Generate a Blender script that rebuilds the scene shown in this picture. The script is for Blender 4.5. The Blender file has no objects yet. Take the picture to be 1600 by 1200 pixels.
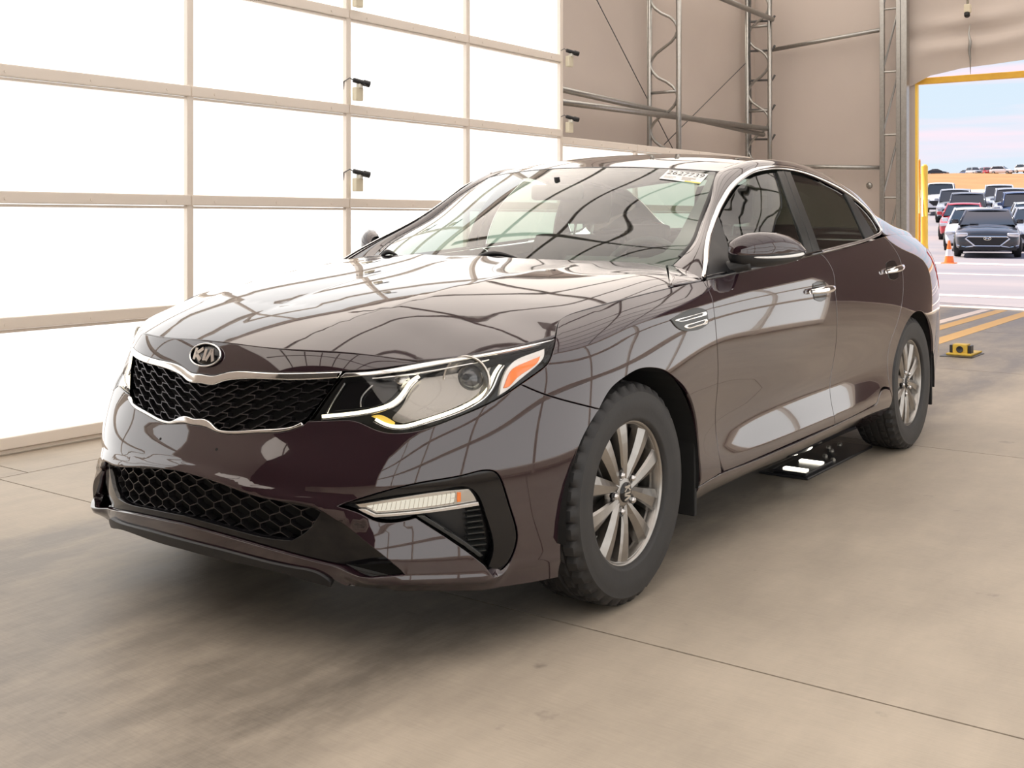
import bpy, bmesh, math, random
import numpy as np
from mathutils import Vector, Matrix
from mathutils.geometry import delaunay_2d_cdt
random.seed(7); rng = np.random.default_rng(7)
scene = bpy.context.scene
# ---------------------------------------------------------------- camera (1600 x 1200 frame)
cam_data = bpy.data.cameras.new('camera'); cam_obj = bpy.data.objects.new('camera', cam_data); scene.collection.objects.link(cam_obj)
cam_data.sensor_fit = 'HORIZONTAL'; cam_data.sensor_width = 36.0; cam_data.lens = 36.0 * 1745.76 / 1600
cam_data.shift_x = 0.0; cam_data.shift_y = -(600 - 342.91) / 1600
cam_data.clip_start = .05; cam_data.clip_end = 600
cam_obj.location = (-2.9235, -2.58173, 1.15459)
cam_obj.rotation_euler = (math.pi / 2, 0, 0.628588 - math.pi / 2)
scene.camera = cam_obj
# ---------------------------------------------------------------- exposure
vs = scene.view_settings; vs.view_transform = 'Standard'; vs.look = 'None'; vs.gamma = 1.0; vs.use_curve_mapping = False; vs.exposure = 0.0
# ---------------------------------------------------------------- sky
world = bpy.data.worlds.new('sky'); scene.world = world; world.use_nodes = True
wt = world.node_tree; wt.nodes.clear()
def wn(t, **k):
    n = wt.nodes.new(t)
    for a, b in k.items(): setattr(n, a, b)
    return n
geo = wn('ShaderNodeTexCoord'); sep = wn('ShaderNodeSeparateXYZ'); wt.links.new(geo.outputs['Generated'], sep.inputs[0])
mp = wn('ShaderNodeMapping'); mp.inputs['Scale'].default_value = (1.6, 1.6, 26); wt.links.new(geo.outputs['Generated'], mp.inputs[0])
nz = wn('ShaderNodeTexNoise'); nz.inputs['Scale'].default_value = 1.7; nz.inputs['Detail'].default_value = 5; nz.inputs['Roughness'].default_value = .5; wt.links.new(mp.outputs[0], nz.inputs[0])
rp = wn('ShaderNodeValToRGB'); rp.color_ramp.elements[0].position = .42; rp.color_ramp.elements[1].position = .60; wt.links.new(nz.outputs[0], rp.inputs[0])
up = wn('ShaderNodeValToRGB'); cr = up.color_ramp; cr.elements[0].position = 0.0; cr.elements[0].color = (.80, .88, .98, 1); cr.elements[1].position = .5; cr.elements[1].color = (.30, .50, .85, 1)
e = cr.elements.new(.14); e.color = (.70, .86, 1.0, 1); wt.links.new(sep.outputs[2], up.inputs[0])
mx = wn('ShaderNodeMixRGB'); mx.inputs[2].default_value = (1.0, .86, .96, 1); wt.links.new(rp.outputs[0], mx.inputs[0]); wt.links.new(up.outputs[0], mx.inputs[1])
bg = wn('ShaderNodeBackground'); bg.inputs[1].default_value = 1.0; wt.links.new(mx.outputs[0], bg.inputs[0])
wo = wn('ShaderNodeOutputWorld'); wt.links.new(bg.outputs[0], wo.inputs[0])
# ---------------------------------------------------------------- sun: low and warm, behind and to the right of the tent mouth
sun_data = bpy.data.lights.new('sun', 'SUN'); sun_data.energy = 9.0; sun_data.angle = .01; sun_data.color = (1, .90, .76)
sun = bpy.data.objects.new('sun', sun_data); scene.collection.objects.link(sun); sun.rotation_euler = Vector((.16, .60, .78)).to_track_quat("Z", "Y").to_euler()
# ---------------------------------------------------------------- materials
MAT = {}
def mat(name, color=(.8,.8,.8), rough=.5, metal=0., coat=0., spec=.5, emit=None, estr=0., noise=None, alpha=None, coat_rough=.03, bump=None, trans=0., ior=1.5, coat_ior=1.5):
    m = bpy.data.materials.new(name); m.use_nodes = True; t = m.node_tree; b = t.nodes['Principled BSDF']
    b.inputs['Base Color'].default_value = (*color, 1); b.inputs['Roughness'].default_value = rough; b.inputs['Metallic'].default_value = metal
    b.inputs['Coat Weight'].default_value = coat; b.inputs['Coat IOR'].default_value = coat_ior; b.inputs['Coat Roughness'].default_value = coat_rough; b.inputs['Specular IOR Level'].default_value = spec
    b.inputs['Transmission Weight'].default_value = trans; b.inputs['IOR'].default_value = ior
    if emit: b.inputs['Emission Color'].default_value = (*emit, 1); b.inputs['Emission Strength'].default_value = estr
    tc = t.nodes.new('ShaderNodeTexCoord')
    if noise:  # scale, second colour, amount[, stretch]
        mpn = t.nodes.new('ShaderNodeMapping'); t.links.new(tc.outputs['Object'], mpn.inputs[0])
        if len(noise) > 3: mpn.inputs['Scale'].default_value = noise[3]
        n = t.nodes.new('ShaderNodeTexNoise'); n.inputs['Scale'].default_value = noise[0]; n.inputs['Detail'].default_value = 6; t.links.new(mpn.outputs[0], n.inputs[0])
        r = t.nodes.new('ShaderNodeValToRGB'); r.color_ramp.elements[0].position = .35; r.color_ramp.elements[1].position = .68; t.links.new(n.outputs[0], r.inputs[0])
        mu = t.nodes.new('ShaderNodeMath'); mu.operation = 'MULTIPLY'; mu.inputs[1].default_value = noise[2]; t.links.new(r.outputs[0], mu.inputs[0])
        x = t.nodes.new('ShaderNodeMixRGB'); x.inputs[1].default_value = (*color, 1); x.inputs[2].default_value = (*noise[1], 1); t.links.new(mu.outputs[0], x.inputs[0]); t.links.new(x.outputs[0], b.inputs['Base Color'])
    if bump:
        n2 = t.nodes.new('ShaderNodeTexNoise'); n2.inputs['Scale'].default_value = bump[0]; n2.inputs['Detail'].default_value = 4; t.links.new(tc.outputs['Object'], n2.inputs[0])
        bu = t.nodes.new('ShaderNodeBump'); bu.inputs['Strength'].default_value = bump[1]; bu.inputs['Distance'].default_value = bump[2] if len(bump) > 2 else .01; t.links.new(n2.outputs[0], bu.inputs['Height']); t.links.new(bu.outputs[0], b.inputs['Normal'])
    MAT[name] = m; return m
def glass(name, tint, fres=1.5, rough=0.0, boost=1.0):
    """thin pane: Fresnel mirror over a tinted clear sheet"""
    m = bpy.data.materials.new(name); m.use_nodes = True; t = m.node_tree; t.nodes.clear()
    o = t.nodes.new('ShaderNodeOutputMaterial'); x = t.nodes.new('ShaderNodeMixShader'); tr = t.nodes.new('ShaderNodeBsdfTransparent'); g = t.nodes.new('ShaderNodeBsdfGlossy'); f = t.nodes.new('ShaderNodeFresnel')
    tr.inputs[0].default_value = (*tint, 1); g.inputs['Roughness'].default_value = rough; g.inputs[0].default_value = (1, 1, 1, 1); gm = t.nodes.new('ShaderNodeNewGeometry'); mr = t.nodes.new('ShaderNodeMapRange'); mr.inputs['To Min'].default_value = fres; mr.inputs['To Max'].default_value = 1 / fres; t.links.new(gm.outputs['Backfacing'], mr.inputs['Value']); t.links.new(mr.outputs[0], f.inputs[0])
    mu = t.nodes.new('ShaderNodeMath'); mu.operation = 'MULTIPLY'; mu.use_clamp = True; mu.inputs[1].default_value = boost
    t.links.new(f.outputs[0], mu.inputs[0]); t.links.new(mu.outputs[0], x.inputs[0]); t.links.new(tr.outputs[0], x.inputs[1]); t.links.new(g.outputs[0], x.inputs[2]); t.links.new(x.outputs[0], o.inputs[0])
    MAT[name] = m; return m
def emitter(name, color, strength):
    m = bpy.data.materials.new(name); m.use_nodes = True; t = m.node_tree; t.nodes.clear()
    o = t.nodes.new('ShaderNodeOutputMaterial'); e = t.nodes.new('ShaderNodeEmission'); e.inputs[0].default_value = (*color, 1); e.inputs[1].default_value = strength; t.links.new(e.outputs[0], o.inputs[0])
    MAT[name] = m; return m
def fabric(name, color, trans):
    m = bpy.data.materials.new(name); m.use_nodes = True; t = m.node_tree; t.nodes.clear()
    o = t.nodes.new('ShaderNodeOutputMaterial'); x = t.nodes.new('ShaderNodeMixShader'); d = t.nodes.new('ShaderNodeBsdfDiffuse'); r = t.nodes.new('ShaderNodeBsdfTranslucent')
    tc = t.nodes.new('ShaderNodeTexCoord'); n = t.nodes.new('ShaderNodeTexNoise'); n.inputs['Scale'].default_value = .9; n.inputs['Detail'].default_value = 3; t.links.new(tc.outputs['Object'], n.inputs[0])
    c = t.nodes.new('ShaderNodeMixRGB'); c.inputs[1].default_value = (*color, 1); c.inputs[2].default_value = (*[v * .86 for v in color], 1); t.links.new(n.outputs[0], c.inputs[0])
    t.links.new(c.outputs[0], d.inputs[0]); t.links.new(c.outputs[0], r.inputs[0]); x.inputs[0].default_value = trans
    t.links.new(d.outputs[0], x.inputs[1]); t.links.new(r.outputs[0], x.inputs[2]); t.links.new(x.outputs[0], o.inputs[0]); MAT[name] = m; return m
# ---------------------------------------------------------------- objects
COL = scene.collection; ORIGIN = {}
def link(o, parent=None):
    COL.objects.link(o)
    if parent is not None: o.parent = parent; ORIGIN[o.name] = ORIGIN.get(parent.name, np.zeros(3))
    return o
def thing(name, label, cat, loc=(0,0,0), group=None, rz=0.):
    o = bpy.data.objects.new(name, None); link(o); o.location = loc; o.rotation_euler = (0, 0, rz); ORIGIN[o.name] = np.array(loc, float); o.empty_display_size = .1
    return tag(o, label, cat, group)
def tag(o, label=None, cat=None, group=None, kind=None):
    if label: o['label'] = label
    if cat: o['category'] = cat
    if group: o['group'] = group
    if kind: o['kind'] = kind
    return o
def obj(name, V, F, m, parent=None, N=None, smooth=False, base=None):
    """link one mesh; V in world coordinates, stored relative to the thing's base"""
    V = np.asarray(V, float); off = np.zeros(3)
    if parent is not None: off = ORIGIN.get(parent.name, off)
    elif base is not None: off = np.asarray(base, float)
    me = bpy.data.meshes.new(name); me.from_pydata((V - off).tolist(), [], [list(map(int, f)) for f in F])
    me.materials.append(MAT[m] if isinstance(m, str) else m)
    if smooth or N is not None: me.polygons.foreach_set('use_smooth', [True] * len(me.polygons))
    if N is not None: me.normals_split_custom_set_from_vertices(np.asarray(N, float).tolist())
    me.update(); o = bpy.data.objects.new(name, me); link(o, parent)
    if parent is None: o.location = off; ORIGIN[o.name] = off
    return o
class Geo:
    """collects shapes into one mesh"""
    def __init__(s): s.V = []; s.F = []; s.n = 0
    def add(s, V, F):
        V = np.asarray(V, float); s.V.append(V); s.F += [[i + s.n for i in f] for f in F]; s.n += len(V); return s
    def box(s, x0, x1, y0, y1, z0, z1, M=None):
        V = np.array([(x, y, z) for x in (x0, x1) for y in (y0, y1) for z in (z0, z1)], float)
        if M is not None: V = V @ M[:3, :3].T + M[:3, 3]
        return s.add(V, [(0,1,3,2),(4,6,7,5),(0,4,5,1),(2,3,7,6),(0,2,6,4),(1,5,7,3)])
    def cbox(s, x0, x1, y0, y1, z0, z1, c=.01, M=None):
        """box with chamfered edges"""
        bm = bmesh.new(); bmesh.ops.create_cube(bm, size=1)
        for v in bm.verts: v.co = ((x0 + x1) / 2 + v.co.x * (x1 - x0), (y0 + y1) / 2 + v.co.y * (y1 - y0), (z0 + z1) / 2 + v.co.z * (z1 - z0))
        bmesh.ops.bevel(bm, geom=bm.edges[:], offset=c, segments=2, profile=.6, affect='EDGES'); bm.verts.index_update()
        V = np.array([v.co[:] for v in bm.verts]); F = [[v.index for v in f.verts] for f in bm.faces]; bm.free()
        if M is not None: V = V @ M[:3, :3].T + M[:3, 3]
        return s.add(V, F)
    def tube(s, pts, r, seg=8, closed=False, caps=True):
        P = np.asarray(pts, float); n = len(P); R = np.full(n, r) if np.isscalar(r) else np.asarray(r, float)
        T = np.gradient(P, axis=0) if not closed else np.roll(P, -1, 0) - np.roll(P, 1, 0)
        T /= np.maximum(np.linalg.norm(T, axis=1), 1e-9)[:, None]
        u = np.cross(T[0], (0, 0, 1) if abs(T[0][2]) < .9 else (1, 0, 0)); u /= np.linalg.norm(u); V = []
        for i in range(n):
            u = u - T[i] * (u @ T[i]); u /= np.linalg.norm(u); w = np.cross(T[i], u)
            for k in range(seg):
                a = 2 * math.pi * k / seg; V.append(P[i] + R[i] * (u * math.cos(a) + w * math.sin(a)))
        F = []
        for i in range(n if closed else n - 1):
            j = (i + 1) % n
            for k in range(seg): F.append((i*seg+k, i*seg+(k+1)%seg, j*seg+(k+1)%seg, j*seg+k))
        if caps and not closed: F += [list(range(seg))[::-1], list(range((n-1)*seg, n*seg))]
        return s.add(V, F)
    def lathe(s, prof, center, axis, seg=32, close=False):
        """prof: (radius, distance along axis)"""
        a = np.asarray(axis, float); a /= np.linalg.norm(a); u = np.cross(a, (0, 0, 1) if abs(a[2]) < .9 else (1, 0, 0)); u /= np.linalg.norm(u); w = np.cross(a, u); V = []; n = len(prof)
        for r, h in prof:
            for k in range(seg):
                t = 2 * math.pi * k / seg; V.append(np.asarray(center) + a * h + r * (u * math.cos(t) + w * math.sin(t)))
        F = [(i*seg+k, i*seg+(k+1)%seg, ((i+1)%n)*seg+(k+1)%seg, ((i+1)%n)*seg+k) for i in range(n if close else n-1) for k in range(seg)]
        return s.add(V, F)
    def prism(s, poly, axis, h0, h1):
        """extrude a 2-D polygon along x, y or z"""
        n = len(poly); P = []
        for h in (h0, h1):
            for a, b in poly: P.append({'x': (h, a, b), 'y': (a, h, b), 'z': (a, b, h)}[axis])
        return s.add(P, [list(range(n))[::-1], list(range(n, 2*n))] + [(i, (i+1)%n, n+(i+1)%n, n+i) for i in range(n)])
    def build(s, name, m, parent=None, smooth=False, base=None, mirror=False, angle=None):
        V = np.concatenate(s.V); F = s.F
        if mirror: V = V * [1, -1, 1]; F = [f[::-1] for f in F]
        o = obj(name, V, F, m, parent, None, smooth, base)
        if angle: o.data.set_sharp_from_angle(angle=math.radians(angle))
        return o
def rotm(axis, ang, loc=(0,0,0)): M = np.eye(4); M[:3, :3] = np.array(Matrix.Rotation(ang, 3, axis)); M[:3, 3] = loc; return M
def copy_tree(o, parent=None):
    c = o.copy(); COL.objects.link(c); c.parent = parent
    for ch in list(o.children): copy_tree(ch, c)
    return c
# ================================================================ SETTING
emitter('lit_panel', (1.0, .975, .945), 1.75)
mat('painted_dark_end', (.045, .038, .034), .9)  # dimness of the unlit front hall put into the wall colour
mat('frame_beige', (.84, .76, .67), .5)
mat('steel', (.46, .46, .44), .32, .9, noise=(30, (.36, .35, .33), .6))
mat('cable', (.10, .10, .10), .5)
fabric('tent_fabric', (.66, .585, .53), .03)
fabric('painted_shade_fabric', (.19, .155, .14), .02)  # tent fabric darkened, shade of the unlit right side put into its colour
fabric('roof_fabric', (.93, .90, .86), .70)
mat('yellow_paint', (.86, .50, .05), .45, noise=(8, (.70, .38, .04), .5))
mat('yellow_bright', (.95, .66, .10), .4)
mat('orange_paint', (.80, .33, .04), .5)
mat('black_plastic', (.012, .012, .013), .4)
mat('white_plastic', (.80, .78, .70), .4)
mat('cream_plastic', (.72, .66, .50), .45)
def concrete(name, a, b, lanes):
    m = bpy.data.materials.new(name); m.use_nodes = True; t = m.node_tree; B = t.nodes['Principled BSDF']; N = t.nodes.new; Lk = t.links.new
    g = N('ShaderNodeNewGeometry'); sp = N('ShaderNodeSeparateXYZ'); Lk(g.outputs['Position'], sp.inputs[0])
    n1 = N('ShaderNodeTexNoise'); n1.inputs['Scale'].default_value = .8; n1.inputs['Detail'].default_value = 8; n1.inputs['Roughness'].default_value = .65; Lk(g.outputs['Position'], n1.inputs[0])
    mpp = N('ShaderNodeMapping'); mpp.inputs['Scale'].default_value = (1.1, 3.2, 1); Lk(g.outputs['Position'], mpp.inputs[0])
    n2 = N('ShaderNodeTexNoise'); n2.inputs['Scale'].default_value = 2.2; n2.inputs['Detail'].default_value = 7; n2.inputs['Roughness'].default_value = .7; Lk(mpp.outputs[0], n2.inputs[0])
    mpq = N('ShaderNodeMapping'); mpq.inputs['Scale'].default_value = (60, 3.5, 1); Lk(g.outputs['Position'], mpq.inputs[0])
    n4 = N('ShaderNodeTexNoise'); n4.inputs['Scale'].default_value = 3; n4.inputs['Detail'].default_value = 3; Lk(mpq.outputs[0], n4.inputs[0])
    n3 = N('ShaderNodeTexNoise'); n3.inputs['Scale'].default_value = 6; n3.inputs['Detail'].default_value = 4; Lk(g.outputs['Position'], n3.inputs[0])
    def ramp(i, lo, hi): r = N('ShaderNodeMapRange'); r.inputs['From Min'].default_value = lo; r.inputs['From Max'].default_value = hi; Lk(i, r.inputs['Value']); return r.outputs[0]
    def op(o, x, y):
        k = N('ShaderNodeMath'); k.operation = o; k.use_clamp = o != 'SUBTRACT'
        for i, v in ((0, x), (1, y)):
            if isinstance(v, (int, float)): k.inputs[i].default_value = v
            else: Lk(v, k.inputs[i])
        return k.outputs[0]
    f = op('ADD', op('MULTIPLY', ramp(n1.outputs[0], .3, .75), .45), op('MULTIPLY', ramp(n2.outputs[0], .35, .75), .22))
    f = op('ADD', f, op('MULTIPLY', ramp(n4.outputs[0], .35, .7), .10))
    for yc, hw, am, inner in lanes:   # lanes of tyre wear along the drive direction
        d = N('ShaderNodeMath'); d.operation = 'SUBTRACT'; Lk(sp.outputs[1], d.inputs[0]); d.inputs[1].default_value = yc
        ab = N('ShaderNodeMath'); ab.operation = 'ABSOLUTE'; Lk(d.outputs[0], ab.inputs[0])
        w = N('ShaderNodeMapRange'); w.interpolation_type = 'SMOOTHSTEP'; w.inputs['From Min'].default_value = hw; w.inputs['From Max'].default_value = hw * inner; Lk(ab.outputs[0], w.inputs['Value'])
        f = op('ADD', f, op('MULTIPLY', op('MULTIPLY', w.outputs[0], ramp(n2.outputs[0], .0, .6)), am))
    sp2 = op('MULTIPLY', ramp(n3.outputs[0], .69, .76), .5)   # oil drops
    f = op('ADD', f, sp2)
    c = N('ShaderNodeMixRGB'); c.inputs[1].default_value = (*a, 1); c.inputs[2].default_value = (*b, 1); Lk(f, c.inputs[0]); Lk(c.outputs[0], B.inputs['Base Color'])
    r = N('ShaderNodeMapRange'); r.inputs['To Min'].default_value = .62; r.inputs['To Max'].default_value = .42; Lk(f, r.inputs['Value']); Lk(r.outputs[0], B.inputs['Roughness'])
    bu = N('ShaderNodeBump'); bu.inputs['Strength'].default_value = .12; bu.inputs['Distance'].default_value = .004; Lk(n4.outputs[0], bu.inputs['Height']); Lk(bu.outputs[0], B.inputs['Normal'])
    MAT[name] = m
concrete('concrete', (.50, .43, .345), (.175, .15, .122), [(.28, 1.12, .50, .78), (1.05, .30, .20, .3), (-.70, .28, .20, .3)])
mat('joint', (.10, .085, .07), .9)
mat('asphalt', (.30, .27, .29), .9, noise=(.35, (.20, .20, .24), .9, (1, .35, 1)), bump=(60, .3, .005))
mat('road_white', (.85, .74, .68), .8)
mat('road_yellow', (.72, .46, .20), .8)
mat('dry_grass', (.46, .22, .09), .95, noise=(.12, (.34, .17, .07), .9), bump=(8, .5, .1))
mat('dirt_road', (.72, .50, .36), .95, noise=(.6, (.60, .42, .32), .7))
# floor: slabs with recessed joints
floor = Geo().box(-11, 12.35, -9.6, 4.25, -.14, -.012).build('floor', 'joint'); tag(floor, kind='structure')
xs = [-11, -6.55, -3.4, -.247, 2.9, 6.05, 9.2, 12.35]; ys = [-9.6, -5.6, 2.2, 4.25]
JX = {3: {3: -.247, 4: -.10}}
for j in range(3):
    for i in range(7):
        x0 = xs[i]; x1 = xs[i + 1]
        if j == 2: x0 = -.10 if i == 3 else x0; x1 = -.10 if i == 2 else x1
        g = .0035; Geo().box(x0 + g, x1 - g, ys[j] + g, ys[j + 1] - g, -.012, 0).build('floor_slab', 'concrete', floor)
# outdoor ground, rising gently beyond the first cars
gx = [12.35, 15, 20, 30, 38, 50, 62, 70, 84, 110, 152]; gz = [-.004, -.004, -.004, -.004, .06, .55, 1.2, 1.7, 2.25, 3.3, 5.1]
def ground_z(x): return float(np.interp(x, gx, gz))
V = []; F = []
for x, z in zip(gx, gz): V += [(x, -120, z), (x, 160, z)]
F = [(2*i, 2*i+2, 2*i+3, 2*i+1) for i in range(len(gx) - 1)]
tag(obj('ground', V, F, 'asphalt'), 'grey asphalt yard rising beyond the tent mouth', 'ground', kind='structure')
V = []; F = []; hx = [148, 170, 215, 245, 420]; hz = [4.9, 6.6, 9.6, 11.0, 11.2]
for x, z in zip(hx, hz): V += [(x, -120, z - .9), (x, 40, z - .7), (x, 60, z), (x, 260, z + .3)]
for i in range(4): F += [(4*i+k, 4*i+4+k, 4*i+5+k, 4*i+1+k) for k in range(3)]
tag(obj('grass_bank', V, F, 'dry_grass', smooth=True), 'orange dry grass bank behind the rows of parked cars', 'bank', kind='structure')
Geo().add([(106, -120, 3.2), (106, 160, 3.2), (149, 160, 5.05), (149, -120, 5.05)], [(0, 3, 2, 1)]).build('dirt_track', 'dirt_road'); tag(bpy.data.objects['dirt_track'], 'pale dirt track along the foot of the grass bank', 'track', kind='structure')
for i, (x0, x1, z, mm) in enumerate([(12.30, 12.62, .006, 'road_white'), (14.6, 15.0, .002, 'road_white'), (21.6, 22.0, .002, 'road_white'), (27.2, 28.1, .002, 'road_white')]):
    tag(Geo().box(x0, x1, -12, 14, -.03, z).build('road_line', mm), ['pale threshold strip across the tent mouth', 'pale pink line across the asphalt nearest the tent', 'pale line across the asphalt midway to the cars', 'broad pale line in front of the black sedan'][i], 'road line', kind='structure')
for i, (y0, y1, x0, x1, mm) in enumerate([(.86, .98, 7.4, 12.2, 'road_white'), (.66, .80, 8.5, 12.2, 'road_yellow'), (.30, .46, 7.5, 12.25, 'road_yellow')]):
    tag(Geo().box(x0, x1, y0, y1, .0004, .0022).build('lane_line', mm), ['thin white lane stripe on the concrete', 'worn tan lane stripe next to the white one', 'worn tan lane stripe nearest the yellow floor device'][i], 'lane line', kind='structure')
# ---------------------------------------------------------------- tent: walls, gable, arched roof
tag(Geo().box(-11, 12.6, 4.22, 4.25, 0, 4.6).build('wall_left', 'tent_fabric'), 'beige fabric side wall of the tent', 'wall', kind='structure')
tag(Geo().box(-11, 12.6, -9.63, -9.60, 0, 4.6).build('wall_right', 'painted_shade_fabric'), 'fabric wall of the tent behind the camera, coloured dark for its unlit side', 'wall', kind='structure')
tag(Geo().box(-9.03, -9, -9.6, 4.25, 0, 8).build('wall_front', 'painted_dark_end'), 'front end wall of the tent, coloured dark for the unlit hall', 'wall', kind='structure')
def arch(y): u = (y + 2.69) / 6.94; return 4.5 + 3.0 * math.sqrt(max(0, 1 - u * u * .93)) - .79
V = []; F = []; ay = np.linspace(-9.63, 4.25, 41)
for y in ay: V += [(-11, y, arch(y)), (12.6, y, arch(y))]
F = [(2*i, 2*i+2, 2*i+3, 2*i+1) for i in range(40)]
tag(obj('ceiling', V, F, 'roof_fabric', smooth=True), 'arched beige fabric roof of the tent', 'ceiling', kind='structure')
# gable with the drive-through opening; the loose lower hem sags in an arc over the yellow beam
yo = np.linspace(-1.95, 1.96, 60); V = []; F = []
hem = [(1.96, 2.95), (1.90, 2.98), (1.70, 3.085), (1.29, 3.152), (.9, 3.17), (.51, 3.20), (-.5, 3.22), (-1.3, 3.15), (-1.9, 2.98)][::-1]
n = 0; V = []; F = []
for y in yo:
    z0 = float(np.interp(y, [a for a, b in hem], [b for a, b in hem]))
    for k in range(61):
        f = (k / 60)**1.5; z = z0 + (8 - z0) * f; fold = .07 * math.sin(15 * z + 3.0 * y + 1.5 * math.sin(2.2 * y)) * math.exp(-((y - 1.2) / 1.0)**2) * math.exp(-((z - 3.62) / .22)**2); V.append((12.485 + .04 * math.sin(f * 34 + y * 1.3) * math.exp(-f * 3.2) + .02 * math.sin(y * 5) - .02 + fold, y, z))
for i in range(len(yo) - 1):
    for k in range(60): F.append((i*61+k, i*61+61+k, i*61+62+k, i*61+k+1))
gable = obj('wall_back', V, F, 'tent_fabric', smooth=True); tag(gable, 'beige fabric gable of the tent over the drive-through opening', 'wall', kind='structure')
def sheet(y0, y1): 
    V = []; F = []; m = 24
    for i in range(m + 1):
        y = y0 + (y1 - y0) * i / m
        for k in range(9): V.append((12.53 + .008 * math.sin(y * 4 + k), y, 8 * k / 8))
    for i in range(m):
        for k in range(8): F.append((i*9+k, i*9+9+k, i*9+10+k, i*9+k+1))
    return V, F
for y0, y1, mm in ((1.90, 4.25, 'tent_fabric'), (-9.6, -1.90, 'painted_shade_fabric')): obj('fabric_panel', *sheet(y0, y1), mm, gable, smooth=True)  # right-hand panel takes the darkened fabric, painted as unlit
Geo().lathe([(0, -.01), (.035, -.01), (.045, 0), (.035, .012), (.012, .016), (0, .016)], (12.515, 2.52, 1.625), (-1, 0, 0), 20).build('wall_grommet', 'steel', gable, smooth=True)
# door frame in yellow steel
t = thing('door_frame', 'yellow steel portal frame around the tent mouth', 'door frame', (12.61, 1.91, 0))
Geo().cbox(12.57, 12.65, 1.885, 1.935, 0, 3.07, .008).build('jamb', 'yellow_bright', t)
Geo().cbox(12.57, 12.65, -1.935, -1.885, 0, 3.07, .008).build('jamb', 'yellow_bright', t)
Geo().cbox(12.57, 12.65, -1.935, 1.935, 2.985, 3.07, .008).build('lintel', 'yellow_paint', t)
def bollard(x, y, r, h, mm, lab):
    b = thing('bollard', lab, 'bollard', (x, y, 0), 'posts at the tent mouth')
    Geo().lathe([(0, h), (r * .6, h), (r, h - .03), (r, .62 * h), (r * 1.01, .62 * h)], (x, y, 0), (0, 0, 1), 20).build('post', mm, b, smooth=True)
    Geo().lathe([(r * 1.12, .40 * h), (r * 1.12, 0)], (x, y, 0), (0, 0, 1), 20).build('sleeve', mm, b, smooth=True)
    Geo().lathe([(r * 1.01, .62 * h), (r * 1.01, .41 * h), (r * 1.12, .40 * h)], (x, y, 0), (0, 0, 1), 20).build('collar', mm, b, smooth=True)
bollard(13.0, 2.03, .040, 1.93, 'yellow_bright', 'thick yellow guard post nearest the steel column')
bollard(13.1, 2.005, .014, 2.0, 'orange_paint', 'thin orange pipe between the two yellow guard posts')
bollard(13.25, 1.98, .046, 1.93, 'yellow_bright', 'pale yellow guard post beside the parked cars')
# ---------------------------------------------------------------- truss columns and purlins
def truss(lab, p0, p1, h, amp=.30, period=.81, straps=False, phase=0.):
    """p0, p1: feet of the two chords; a bent pipe snakes between them"""
    p0 = np.array(p0, float); p1 = np.array(p1, float); b = thing('truss_column', lab, 'steel column', tuple((p0 + p1) / 2), 'truss columns of the tent')
    for p in (p0, p1): Geo().tube([p, p + (0, 0, h)], .032, 12).build('chord', 'steel', b, smooth=True)
    zz = np.arange(0, h, .06); pts = [(p0 + p1) / 2 + (p1 - p0) * .46 * math.copysign(abs(math.sin(2*math.pi*z/period + phase))**.75, math.sin(2*math.pi*z/period + phase)) + (0, 0, z) for z in zz]
    Geo().tube(pts, .019, 8).build('web_pipe', 'steel', b, smooth=True)
    for k in range(4): Geo().tube([p0 + (0, 0, .3 + 1.2 * k), p1 + (0, 0, .3 + 1.2 * k)], .02, 8).build('strut', 'steel', b, smooth=True)
    if straps:
        for k in range(6):
            z = 2.3 + .42 * k; Geo().tube([p0 + (0, -.04, z), p1 + (.04, -.02, z - .01), p1 + (.06, -.05, z + .06)], .017, 6).build('cable_strap', 'cable', b)
        Geo().tube([p0 + (.02 * math.sin(z * 3), -.045, z) for z in np.arange(0, h, .2)], .012, 6).build('wiring', 'cable', b)
truss('steel truss column beside the end of the light wall', (9.13, 4.1, 0), (9.13, 3.70, 0), 4.6)
truss('steel truss column in the tent corner with black cable straps', (12.0, 4.1, 0), (12.0, 3.76, 0), 4.6, straps=True, phase=.6)
t = thing('truss_column', 'square steel gable column beside the tent mouth', 'steel column', (12.3, 2.2, 0), 'truss columns of the tent')
for y in (2.27, 2.05): Geo().cbox(12.27, 12.33, y - .03, y + .03, 0, 6.5, .006).build('chord', 'steel', t)
Geo().cbox(12.25, 12.37, 1.93, 2.01, 0, 7, .006).build('flange_beam', 'steel', t)
for k in range(7):
    z = .6 + .85 * k; Geo().tube([(12.3, 2.27, z), (12.3, 2.05, z)], .015, 8).build('strut', 'steel', t); Geo().tube([(12.3, 2.27, z), (12.3, 2.05, z + .85)], .015, 8).build('diagonal', 'steel', t)
def pipe(name, lab, cat, a, b, r, grp=None): 
    g = Geo(); g.tube([a, b], r, 12); tag(g.build(name, 'steel' if r > .01 else 'cable', smooth=True, base=a), lab, cat, grp)
pipe('purlin', 'upper steel purlin running along the fabric side wall', 'purlin', (4.0, 3.95, 2.62), (12.0, 3.86, 2.36), .035, 'purlins')
pipe('purlin', 'lower steel purlin crossing under the upper one by the wall', 'purlin', (4.0, 3.84, 2.34), (12.0, 3.80, 2.44), .035, 'purlins')
pipe('purlin', 'high steel purlin meeting the corner truss near the roof', 'purlin', (3.6, 3.72, 4.15), (12.0, 3.72, 3.98), .035, 'purlins')
pipe('purlin', 'high steel gable rail sloping to the square column', 'purlin', (12.34, 3.9, 3.60), (12.3, 2.30, 3.73), .03, 'purlins')
pipe('purlin', 'low steel gable rail above the round wall grommet', 'purlin', (12.4, 4.1, 1.93), (12.36, 2.30, 1.86), .03, 'purlins')
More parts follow.
